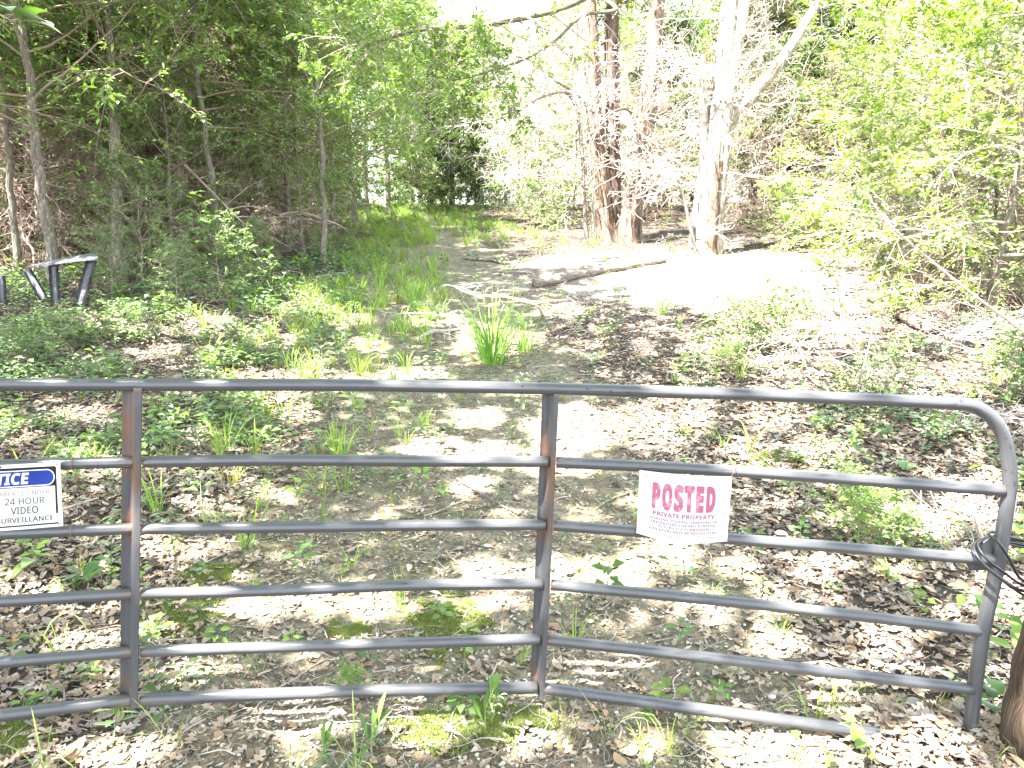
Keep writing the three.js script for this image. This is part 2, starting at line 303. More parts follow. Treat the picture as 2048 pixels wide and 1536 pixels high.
  for (let k = 0; k < 6; k++) for (let j = 0; j < 4; j++) { const o = k * 5 + j; stk.t(o, o + 5, o + 1); stk.t(o + 1, o + 5, o + 6); }
  stk.mesh('peeled_sticker', new THREE.MeshStandardMaterial({ color: lin(0.6, 0.6, 0.58), roughness: 0.8, side: THREE.DoubleSide, map: soilMap }), gate);
}

// ------------------------------------------------------------------ signs
function canvas(w, h, draw) { const c = document.createElement('canvas'); c.width = w; c.height = h; const x = c.getContext('2d'); draw(x, w, h); const t = new THREE.CanvasTexture(c); t.colorSpace = THREE.SRGBColorSpace; t.anisotropy = 8; return t; }
function fitText(x, text, cx, cy, w, h, font, color, bold = 0) {
  x.save(); x.font = font.replace('$', '100'); const m = x.measureText(text).width; x.translate(cx, cy); x.scale(w / m, h / 72); x.fillStyle = color; x.textAlign = 'center'; x.textBaseline = 'alphabetic'; x.fillText(text, 0, 0); if (bold) { x.strokeStyle = color; x.lineWidth = bold; x.lineJoin = 'round'; x.strokeText(text, 0, 0); } x.restore();
}
function bentSheet(corner, nx, ny, bulge, back = 0.0015) { // corners TL TR BR BL
  const mb = new MB(), [TL, TR, BR, BL] = corner, nrm = TR.clone().sub(TL).cross(TL.clone().sub(BL)).normalize();
  const idx = [[], []];
  for (const f of [0, 1]) for (let j = 0; j <= ny; j++) for (let i = 0; i <= nx; i++) {
    const u = i / nx, v = j / ny, p = TL.clone().lerp(TR, u).lerp(BL.clone().lerp(BR, u), v), [dz, dy] = bulge(u, v);
    p.addScaledVector(nrm, dz - f * back); p.y += dy; idx[f].push(mb.v(p.x, p.y, p.z, u, 1 - v));
  }
  for (const f of [0, 1]) for (let j = 0; j < ny; j++) for (let i = 0; i < nx; i++) { const o = j * (nx + 1) + i, q = idx[f]; if (!f) { mb.t(q[o], q[o + nx + 1], q[o + 1]); mb.t(q[o + 1], q[o + nx + 1], q[o + nx + 2]); } else { mb.t(q[o], q[o + 1], q[o + nx + 1]); mb.t(q[o + 1], q[o + nx + 2], q[o + nx + 1]); } }
  return mb;
}
M.wire = new THREE.MeshStandardMaterial({ color: lin(0.17, 0.08, 0.045), roughness: 0.8 });
function wireLoop(parent, c, r, tilt = 0, thick = 0.0014) {
  const pts = []; for (let k = 0; k <= 28; k++) { const a = k / 28 * Math.PI * 2; pts.push(V(c.x + Math.sin(a * 2) * 0.0015 + tilt * Math.cos(a), c.y + Math.cos(a) * r, c.z + Math.sin(a) * r)); }
  const mb = new MB(); tube(mb, pts, pts.map(() => thick), 6); mb.mesh('wire_tie', M.wire, parent);
}
{
  const s = thing('warning_sign', 'white plastic POSTED private property sign with faded pink letters wired to the gate', 'sign');
  const tex = canvas(1024, 720, (x, w, h) => {
    x.fillStyle = '#f4f1ea'; x.fillRect(0, 0, w, h);
    x.strokeStyle = '#6a4250'; x.lineWidth = 5; x.strokeRect(66, 50, w - 132, h - 108);
    const g = x.createLinearGradient(150, 60, 900, 420); g.addColorStop(0, '#b9607c'); g.addColorStop(0.12, '#a82a58'); g.addColorStop(0.3, '#a01d50'); g.addColorStop(0.6, '#9e1747'); g.addColorStop(1, '#94083a');
    for (const [ch, cx, ww] of [['P', 187, 108], ['O', 312, 128], ['S', 440, 116], ['T', 556, 112], ['E', 674, 108], ['D', 797, 122]]) fitText(x, ch, cx + 8, 374, ww * 0.93, 250, 'bold $px sans-serif', g, 10);
    x.globalCompositeOperation = 'source-over';
    for (let k = 0; k < 60; k++) { const r = rng(900 + k), px = 130 + r() * 560, py = 120 + r() * 270; x.fillStyle = 'rgba(244,241,234,' + (0.10 + 0.14 * r()).toFixed(2) + ')'; x.beginPath(); x.ellipse(px, py, 12 + 46 * r(), 8 + 22 * r(), r() * 3, 0, 7); x.fill(); }
    fitText(x, 'PRIVATE PROPERTY', w / 2, 462, 700, 44, 'bold $px sans-serif', '#9a4a6c', 3);
    fitText(x, 'HUNTING, FISHING, TRAPPING OR', w / 2, 510, 760, 26, 'bold $px sans-serif', '#80586a', 3);
    fitText(x, 'TRESPASSING FOR ANY PURPOSE', w / 2, 548, 730, 26, 'bold $px sans-serif', '#80586a', 3);
    fitText(x, 'IS STRICTLY FORBIDDEN', w / 2 + 8, 586, 570, 26, 'bold $px sans-serif', '#80586a', 3);
    fitText(x, 'VIOLATORS WILL BE PROSECUTED', w / 2, 624, 770, 26, 'bold $px sans-serif', '#7a5264', 3);
    x.fillStyle = '#b5a5a8'; x.fillRect(240, 642, 640, 2); x.fillRect(240, 655, 640, 2);
    x.fillStyle = '#77828a'; for (let k = 0; k < 9; k++) x.fillRect(24 + (k % 2) * 4, 480 + k * 9, 22, k % 3 ? 3 : 5);
  });
  const mat = new THREE.MeshStandardMaterial({ map: tex, color: lin(0.55, 0.55, 0.55), roughness: 0.55, side: THREE.DoubleSide });
  const D = 2.475, c = [[1279, 940], [1464, 953], [1455, 1084], [1273, 1066]].map(([x, y], i) => at(x, y, D - (i === 1 || i === 2 ? 0.03 : 0)));
  const mb = bentSheet(c, 30, 20, (u, v) => [0.018 * Math.sin(Math.PI * u) * (0.35 + 0.65 * v) + 0.006 * v * Math.sin(u * 5), -0.012 * Math.sin(Math.PI * u) * (0.4 + 0.75 * v)]);
  mb.mesh('plate', mat, s);
  for (const [x, y, r] of [[1281, 928, 0.024], [1463, 941, 0.024], [1274, 1055, 0.024], [1453, 1075, 0.024]]) wireLoop(s, at(x, y, 2.5 - (x > 1400 ? 0.03 : 0)), r, 0.004);
}
{
  const s = thing('notice_sign', 'white, black and blue surveillance NOTICE sign with worn lettering wired to the gate', 'sign');
  const tex = canvas(1024, 620, (x, w, h) => {
    x.fillStyle = '#f6f5ee'; x.fillRect(0, 0, w, h);
    x.fillStyle = '#100e12'; x.beginPath(); x.roundRect(40, 34, w - 80, h - 62, 22); x.fill();
    x.fillStyle = '#f6f5ee'; x.fillRect(60, 222, w - 120, 356);
    x.fillStyle = '#f8f8fb'; x.beginPath(); x.roundRect(58, 58, w - 116, 156, 78); x.fill();
    const g = x.createLinearGradient(0, 60, 0, 210); g.addColorStop(0, '#0f2f8c'); g.addColorStop(1, '#17409f'); x.fillStyle = g; x.beginPath(); x.roundRect(68, 68, w - 136, 136, 68); x.fill();
    x.save(); x.translate(430, 186); x.transform(1, 0, -0.14, 1, 0, 0); fitText(x, 'NOTICE', 0, 0, 560, 102, 'bold $px sans-serif', '#ffffff', 3); x.restore();
    const cx = 665, dk = '#4a444e', md = '#7d7480';
    const wear = (text, cy, ww, hh, from) => { const g2 = x.createLinearGradient(cx - ww / 2, 0, cx + ww / 2, 0); from.forEach(([t, c]) => g2.addColorStop(t, c)); fitText(x, text, cx, cy, ww, hh, '$px sans-serif', g2, 3.5); };
    wear('AREA IS UNDER', 296, 500, 44, [[0, '#9a918f'], [0.45, '#8a8080'], [0.62, '#5d555f'], [1, '#2a242c']]);
    wear('24 HOUR', 380, 390, 62, [[0, '#6d6272'], [0.5, '#6a5e70'], [0.75, '#3d343f'], [1, '#1c161a']]);
    wear('VIDEO', 470, 270, 64, [[0, '#40363f'], [0.4, '#807680'], [0.6, '#4a3f4b'], [1, '#60545f']]);
    wear('SURVEILLANCE', 550, 560, 46, [[0, '#141016'], [0.45, '#1c161d'], [0.6, '#554a55'], [1, '#453a45']]);
    x.fillStyle = dk; x.fillRect(120, 300, 150, 90); x.beginPath(); x.moveTo(270, 320); x.lineTo(330, 290); x.lineTo(330, 400); x.lineTo(270, 370); x.fill();
    x.fillStyle = '#f6f5ee'; x.fillRect(w - 96, 490, 60, 84); x.fillRect(60, 582, 330, 4); x.fillStyle = md; for (let k = 0; k < 8; k++) x.fillRect(w - 82, 508 + k * 8, 24, 2);
  });
  const mat = new THREE.MeshStandardMaterial({ map: tex, color: lin(0.55, 0.55, 0.55), roughness: 0.35 });
  const D = 2.375, c = [[-86, 934], [120, 924], [126, 1052], [-84, 1068]].map(([x, y]) => at(x, y, D));
  const mb = bentSheet(c, 20, 12, (u, v) => [0.004 * Math.sin(Math.PI * u), 0], 0.0025);
  mb.mesh('plate', mat, s);
  const grey = new THREE.MeshStandardMaterial({ color: lin(0.3, 0.3, 0.3), roughness: 0.4, metalness: 0.6 });
  for (const [x, y] of [[117, 929], [121, 1047]]) { const q = at(x, y, D - 0.003), m = new THREE.Mesh(new THREE.CylinderGeometry(0.004, 0.004, 0.003, 12), grey); m.rotation.x = Math.PI / 2; m.position.copy(q).add(V(-0.006, 0, 0.001)); m.name = 'rivet'; s.add(m); }
  for (const [x, y] of [[149, 928], [148, 1061]]) wireLoop(s, at(x, y, 2.412), 0.0228, -0.003);
}

// ------------------------------------------------------------------ gate post and cable
{
  const base = V(1.905, 0, -2.34); base.y = G(base.x, base.z);
  const s = thing('gate_post', 'weathered brown round timber post at the latch end of the gate', 'post', base);
  const pts = []; for (let k = 0; k <= 40; k++) pts.push(V(0.008 * n2(k * 0.1, 1) + 0.035 * k / 40, -0.1 + 0.8 * k / 40, 0));
  const mb = new MB(); tube(mb, pts, pts.map((_, k) => 0.088 - 0.012 * k / 40), 64, { cap: true, uscale: 1, shape: (th, k, r, len) => r * (1 + 0.03 * n3(Math.cos(th) * 1.4, Math.sin(th) * 1.4, len * 1.2) + 0.022 * n3(Math.cos(th) * 9, Math.sin(th) * 9, len * 1.6) - 0.07 * Math.max(0, n3(Math.cos(th) * 5 + 4, Math.sin(th) * 5, len * 0.5) - 0.45)) });
  mb.mesh('timber', M.post, s);
}
{
  const s = thing('cable', 'black coated cable looped several times round the gate end and timber post', 'cable');
  const mat = new THREE.MeshStandardMaterial({ color: lin(0.01, 0.01, 0.011), roughness: 0.45 });
  const D = DIST.R;
  const loops = [
    [[2100, 1100, 0.08], [2012, 1082, 0.06], [1975, 1076, 0.035], [1948, 1092, -0.015], [1960, 1120, -0.06], [1995, 1150, -0.075], [2040, 1180, -0.05], [2110, 1190, 0]],
    [[2110, 1094, 0.09], [2016, 1078, 0.066], [1968, 1080, 0.04], [1944, 1098, -0.02], [1966, 1128, -0.066], [2005, 1160, -0.08], [2052, 1192, -0.05], [2115, 1200, 0]],
    [[2100, 1106, 0.085], [2020, 1088, 0.064], [1985, 1080, 0.038], [1956, 1090, -0.02], [1970, 1114, -0.06], [2010, 1146, -0.07], [2046, 1170, -0.045], [2110, 1176, 0]],
    [[2105, 1090, 0.07], [2020, 1074, 0.06], [1988, 1064, 0.036], [1979, 1070, -0.02], [1996, 1084, -0.052], [2020, 1120, -0.06], [2042, 1158, -0.05], [2105, 1170, 0]],
  ];
  for (const l of loops) { const pts = spline(l.map(([x, y, o]) => at(x, y, D + o)), 60), mb = new MB(); tube(mb, pts, pts.map(() => 0.0052), 10, { cap: true }); mb.mesh('loop', mat, s); }
}

// ------------------------------------------------------------------ growing things: leaves, limbs, trees
const _q = V(), _w = V(), _m = V();
function rand3(r, out) { do out.set(r() * 2 - 1, r() * 2 - 1, r() * 2 - 1); while (out.lengthSq() > 1 || out.lengthSq() < 1e-4); return out.normalize(); }
// a leaf folded along its midrib: two triangles
function leafQuad(mb, p, dir, nrm, L, W, c) {
  _w.crossVectors(dir, nrm).normalize().multiplyScalar(W / 2);
  const lift = W * 0.18, a = mb.v(p.x, p.y, p.z, 0, 0, c), mx = p.x + dir.x * L * 0.45, my = p.y + dir.y * L * 0.45, mz = p.z + dir.z * L * 0.45;
  const b = mb.v(mx + _w.x + nrm.x * lift, my + _w.y + nrm.y * lift, mz + _w.z + nrm.z * lift, 0, 0, c), d = mb.v(mx - _w.x + nrm.x * lift, my - _w.y + nrm.y * lift, mz - _w.z + nrm.z * lift, 0, 0, c);
  const e = mb.v(p.x + dir.x * L - nrm.x * lift, p.y + dir.y * L - nrm.y * lift, p.z + dir.z * L - nrm.z * lift, 0, 0, c);
  mb.t(a, b, e); mb.t(a, e, d);
}
const LEAFERS = {
  broad(T, p, d, o) {                        // one leaf held roughly level
    const r = T.r; _m.copy(d).multiplyScalar(0.6); rand3(r, _q); _m.addScaledVector(_q, 0.9); _m.y = _m.y * 0.45 - 0.12; _m.normalize();
    rand3(r, _q).multiplyScalar(0.55); _q.y += 1; _q.normalize();
    const L = o.size * (0.65 + 0.7 * r()); leafQuad(T.leaf, p, _m.clone(), _q.clone(), L, L * (o.aspect ?? 0.5), leafTone(r, o.tone, 0.32, o.yellow ?? 0.35));
  },
  cedar(T, p, d, o) {                        // a tuft of narrow sprays
    const r = T.r, c = leafTone(r, o.tone, 0.4, 0.4);
    for (let k = 0; k < 3; k++) { rand3(r, _q); _m.copy(d).addScaledVector(_q, 0.8); _m.y -= 0.15; _m.normalize(); rand3(r, _q); const L = o.size * (0.6 + 0.8 * r()); leafQuad(T.leaf, p, _m.clone(), _q.clone(), L, L * 0.2, c); }
  },
};
function limb(T, p0, dir, len, r0, lvl, leafy) {
  const o = T.o, r = T.r, last = lvl >= o.levels, segs = lvl === 1 ? 7 : lvl === 2 ? 5 : 4, pts = [p0.clone()], d = dir.clone(), wig = o.wiggle ?? 0.22, droop = (o.droop ?? [0, 0, 0, 0])[lvl] ?? 0;
  for (let k = 0; k < segs; k++) { rand3(r, _q); d.addScaledVector(_q, wig); d.y += droop; d.normalize(); pts.push(pts[k].clone().addScaledVector(d, len / segs)); }
  const rmin = o.rmin ?? 0.003, rad = pts.map((_, k) => Math.max(rmin, r0 * (1 - 0.78 * k / segs)));
  tube(T.wood, pts, rad, lvl === 1 ? 5 : 3);
  if (leafy && lvl >= (o.leafFrom ?? o.levels)) {
    const n = Math.round(o.leavesPer * (last ? 1 : 0.5) * (0.7 + 0.6 * r()));
    for (let k = 0; k < n; k++) { const f = 0.2 + 0.8 * r(), q = f * segs, i = Math.min(segs - 1, Math.floor(q)); _m.copy(pts[i]).lerp(pts[i + 1], q - i); _t.copy(pts[i + 1]).sub(pts[i]).normalize(); rand3(r, _q); const P = _m.clone().addScaledVector(_q, o.scatter ?? 0.03), D = _t.clone(); LEAFERS[o.leafer](T, P, D, o); }
  }
  if (!last) {
    const n = Math.round(o.kids[lvl] * (0.7 + 0.6 * r()));
    for (let k = 0; k < n; k++) {
      const f = 0.18 + 0.82 * (k + r()) / n, q = f * segs, i = Math.min(segs - 1, Math.floor(q)), P = pts[i].clone().lerp(pts[i + 1], q - i), D = pts[i + 1].clone().sub(pts[i]).normalize();
      rand3(r, _q); _q.y *= o.flat ?? 0.6; _q.addScaledVector(D, -_q.dot(D)).normalize();
      const a = 0.6 + 0.6 * r(); D.multiplyScalar(Math.cos(a)).addScaledVector(_q, Math.sin(a)).normalize();
      limb(T, P, D, len * (o.shrink ?? 0.5) * (1.15 - 0.55 * f) * (0.7 + 0.6 * r()), Math.max(rmin, r0 * 0.42 * (1 - 0.5 * f)), lvl + 1, leafy);
    }
  }
}
function ridgedTrunk(mb, pts, rad, sides, seed, depth = 0.1) {
  tube(mb, pts, rad, sides, { uscale: 1, shape: (th, k, r, len) => { const flare = 1 + 0.35 * Math.exp(-len / 0.25); const c = Math.cos(th), s = Math.sin(th); return r * flare * (1 + depth * n3(c * 1.3 + seed, s * 1.3, len * 0.35) + depth * 0.5 * n3(c * 4 + seed, s * 4, len * 0.5) + depth * 0.35 * n3(c * 11, s * 11 + seed, len * 1.1)); } });
}
function growTree(o) {
  const r = rng(o.seed), T = { o, r, wood: new MB(), leaf: new MB(true), trunk: new MB() };
  let pts = o.path ? spline(o.path, 36) : (() => { const a = []; let x = 0, z = 0; for (let k = 0; k <= 24; k++) { a.push(V(x, o.H * k / 24 - 0.15 * (k === 0), z)); x += (r() - 0.5) * 0.05 * o.H / 9 * (o.crook ?? 1) + (o.lean?.[0] ?? 0) * o.H / 24; z += (r() - 0.5) * 0.05 * o.H / 9 * (o.crook ?? 1) + (o.lean?.[1] ?? 0) * o.H / 24; } return a; })();
  const n = pts.length - 1, rad = pts.map((_, k) => o.r0 * Math.max(0.12, (1 - (o.taper ?? 0.85) * k / n)));
  ridgedTrunk(T.trunk, pts, rad, o.sides ?? 14, o.seed % 97, o.ridge ?? 0.08);
  for (let k = 0; k < o.limbs; k++) {
    const f = o.from + (o.to - o.from) * (k + r()) / o.limbs, q = f * n, i = Math.min(n - 1, Math.floor(q)), P = pts[i].clone().lerp(pts[i + 1], q - i);
    const az = k * 2.4 + r() * 1.2, el = lerp(o.el[0], o.el[1], f) + (r() - 0.5) * 0.4, len = o.len(f) * (0.65 + 0.6 * r());
    limb(T, P, V(Math.cos(az) * Math.cos(el), Math.sin(el), Math.sin(az) * Math.cos(el)), len, Math.min(rad[i] * 0.5, 0.006 + len * (o.limbR ?? 0.007)), 1, f > (o.leafAbove ?? 0) && r() > (o.deadShare ?? 0));
  }
  return T;
}
function treeGroup(T, bark, twig, leaf, keep) {
  const g = new THREE.Group();
  if (T.trunk.i.length) T.trunk.mesh('trunk', bark, g);
  if (T.wood.i.length) stuffPart(T.wood.mesh('branchwork', twig, g));
  if (T.leaf.i.length) stuffPart(T.leaf.mesh('crown', leaf, g));
  return g;
}
function put(g, name, x, z, scale, turn, label, category, group, sink = 0.05) {
  const o = g.used ? g.clone() : g; g.used = true; o.name = numbered(name); o.position.set(x, G(x, z) - sink, z); o.scale.setScalar(scale); o.rotation.y = turn; o.userData = {}; scene.add(o); return tag(o, label, category, group);
}
const atD = (px, d) => at(px, 400, d).x;

// ------------------------------------------------------------------ tree kinds
const P = {};
P.cedar = treeGroup(growTree({ seed: 21, H: 9.5, r0: 0.2, sides: 20, ridge: 0.12, limbs: 54, from: 0.06, to: 0.97, el: [-0.35, 0.6], len: f => 3.0 * (1 - 0.75 * f) + 0.4, levels: 3, kids: [0, 8, 6], droop: [0, -0.05, -0.03, -0.02], flat: 0.7, shrink: 0.5, leafAbove: 0.26, deadShare: 0.1, leavesPer: 6, leafFrom: 2, leafer: 'cedar', size: 0.13, tone: GREEN.cedar, scatter: 0.06, rmin: 0.004, wiggle: 0.25 }), M.darkBark, M.twig, M.cedarLeaf);
P.cedarB = treeGroup(growTree({ seed: 22, H: 8, r0: 0.15, sides: 18, ridge: 0.12, limbs: 92, from: 0.04, to: 0.97, el: [-0.45, 0.5], len: f => 2.6 * (1 - 0.7 * f) + 0.4, levels: 3, kids: [0, 8, 6], droop: [0, -0.07, -0.05, -0.03], flat: 0.8, shrink: 0.52, leafAbove: 0.5, deadShare: 0.15, leavesPer: 6, leafFrom: 2, leafer: 'cedar', size: 0.13, tone: GREEN.olive, scatter: 0.06, rmin: 0.004, wiggle: 0.32 }), M.darkBark, M.twig, M.cedarLeaf);
P.cedarGreen = treeGroup(growTree({ seed: 23, H: 6.5, r0: 0.13, limbs: 62, from: 0.05, to: 0.98, el: [-0.05, 0.5], len: f => 2.5 * (1 - 0.8 * f) + 0.25, levels: 3, kids: [0, 8, 5], droop: [0, -0.03, -0.02, 0], flat: 0.6, shrink: 0.5, leavesPer: 8, leafFrom: 2, leafer: 'cedar', size: 0.15, tone: GREEN.cedar, scatter: 0.07, rmin: 0.004 }), M.darkBark, M.twig, M.cedarLeaf);
P.elm = treeGroup(growTree({ seed: 24, H: 8, r0: 0.085, ridge: 0.05, crook: 2, limbs: 34, from: 0.14, to: 0.98, el: [0.0, 0.9], len: f => 2.7 * (1 - 0.55 * f) + 0.3, levels: 3, kids: [0, 8, 6], droop: [0, -0.02, -0.03, -0.02], flat: 0.35, shrink: 0.5, leavesPer: 11, leafFrom: 2, leafer: 'broad', size: 0.09, aspect: 0.5, tone: GREEN.fresh, scatter: 0.04, rmin: 0.003 }), M.greyBark, M.brownTwig, M.leaf);
P.elmLime = treeGroup(growTree({ seed: 25, H: 7, r0: 0.07, ridge: 0.05, crook: 2, limbs: 32, from: 0.08, to: 0.98, el: [0.0, 0.9], len: f => 2.6 * (1 - 0.5 * f) + 0.3, levels: 3, kids: [0, 7, 6], droop: [0, -0.02, -0.03, -0.02], flat: 0.4, shrink: 0.5, leavesPer: 8, leafFrom: 2, leafer: 'broad', size: 0.1, aspect: 0.55, tone: GREEN.lime, scatter: 0.05, rmin: 0.003 }), M.greyBark, M.paleTwig, M.leaf);
P.elmHigh = treeGroup(growTree({ seed: 34, H: 8.5, r0: 0.085, ridge: 0.05, crook: 2, limbs: 30, from: 0.36, to: 0.98, el: [0.0, 0.9], len: f => 3.0 * (1 - 0.5 * f) + 0.3, levels: 3, kids: [0, 8, 6], droop: [0, -0.03, -0.04, -0.02], flat: 0.35, shrink: 0.5, leavesPer: 11, leafFrom: 2, leafer: 'broad', size: 0.1, aspect: 0.5, tone: GREEN.fresh, scatter: 0.04, rmin: 0.003 }), M.greyBark, M.brownTwig, M.leaf);
P.oak = treeGroup(growTree({ seed: 26, H: 10, r0: 0.13, ridge: 0.06, crook: 2, limbs: 30, from: 0.34, to: 0.98, el: [0.1, 0.9], len: f => 3.6 * (1 - 0.5 * f) + 0.3, levels: 3, kids: [0, 7, 6], droop: [0, 0, -0.03, -0.03], flat: 0.5, shrink: 0.5, leavesPer: 8, leafFrom: 3, leafer: 'broad', size: 0.13, aspect: 0.42, tone: GREEN.fresh, scatter: 0.05, rmin: 0.0035 }), M.greyBark, M.brownTwig, M.leaf);
P.twiggy = treeGroup(growTree({ seed: 27, H: 6.5, r0: 0.08, ridge: 0.05, crook: 2, limbs: 40, from: 0.08, to: 0.98, el: [-0.1, 0.8], len: f => 2.3 * (1 - 0.5 * f) + 0.2, levels: 3, kids: [0, 8, 6], droop: [0, -0.03, -0.03, -0.02], shrink: 0.5, deadShare: 0.55, leavesPer: 7, leafFrom: 3, leafer: 'broad', size: 0.09, tone: GREEN.fresh, rmin: 0.004, wiggle: 0.3 }), M.greyBark, M.paleTwig, M.leaf);
P.far = treeGroup(growTree({ seed: 28, H: 14, r0: 0.16, limbs: 34, from: 0.12, to: 0.98, el: [0, 0.9], len: f => 4.2 * (1 - 0.55 * f) + 0.4, levels: 2, kids: [0, 13], droop: [0, 0, -0.03], flat: 0.6, shrink: 0.5, leavesPer: 20, leafFrom: 2, leafer: 'broad', size: 0.24, tone: GREEN.fresh, scatter: 0.28, rmin: 0.006 }), M.greyBark, M.twig, M.leaf);
P.farLime = treeGroup(growTree({ seed: 29, H: 12, r0: 0.14, limbs: 32, from: 0.08, to: 0.98, el: [0, 0.9], len: f => 3.8 * (1 - 0.5 * f) + 0.4, levels: 2, kids: [0, 13], droop: [0, 0, -0.03], flat: 0.6, shrink: 0.5, leavesPer: 17, leafFrom: 2, leafer: 'broad', size: 0.22, tone: GREEN.lime, scatter: 0.28, rmin: 0.006 }), M.greyBark, M.paleTwig, M.leaf);
P.thicket = treeGroup(growTree({ seed: 35, H: 4.2, r0: 0.05, ridge: 0.08, crook: 3, limbs: 74, from: 0.02, to: 0.98, el: [-0.2, 0.5], len: f => 2.1 * (1 - 0.45 * f) + 0.2, levels: 3, kids: [0, 9, 6], droop: [0, -0.08, -0.06, -0.03], shrink: 0.52, deadShare: 0.86, leavesPer: 5, leafFrom: 3, leafer: 'broad', size: 0.07, tone: GREEN.fresh, rmin: 0.0042, wiggle: 0.33 }), M.darkBark, M.brownTwig, M.leaf);
P.shrub = treeGroup(growTree({ seed: 30, H: 1.5, r0: 0.012, crook: 3, limbs: 26, from: 0.05, to: 1, el: [0.5, 1.0], len: f => 0.95 * (1 - 0.5 * f) + 0.1, levels: 3, kids: [0, 5, 4], droop: [0, -0.02, -0.02, -0.02], flat: 0.5, shrink: 0.5, leavesPer: 7, leafFrom: 2, leafer: 'broad', size: 0.05, tone: GREEN.fresh, scatter: 0.02, rmin: 0.0018 }), M.twig, M.twig, M.shrubLeaf);
P.bush = treeGroup(growTree({ seed: 31, H: 0.9, r0: 0.01, crook: 3, limbs: 22, from: 0.02, to: 1, el: [0.4, 1.0], len: f => 0.8 * (1 - 0.5 * f) + 0.1, levels: 2, kids: [0, 6], droop: [0, -0.02, -0.02], flat: 0.5, shrink: 0.5, leavesPer: 9, leafFrom: 1, leafer: 'broad', size: 0.085, aspect: 0.55, tone: GREEN.fresh, scatter: 0.02, rmin: 0.0018 }), M.twig, M.twig, M.shrubLeaf);
P.box = treeGroup(growTree({ seed: 32, H: 0.36, r0: 0.006, crook: 2, limbs: 34, from: 0.02, to: 1, el: [0.5, 1.1], len: f => 0.36 * (1 - 0.4 * f) + 0.05, levels: 2, kids: [0, 6], flat: 1, shrink: 0.5, leavesPer: 13, leafFrom: 1, leafer: 'broad', size: 0.024, aspect: 0.5, tone: GREEN.fresh, scatter: 0.006, rmin: 0.001, yellow: 0.5 }), M.greenStem, M.greenStem, M.leaf);

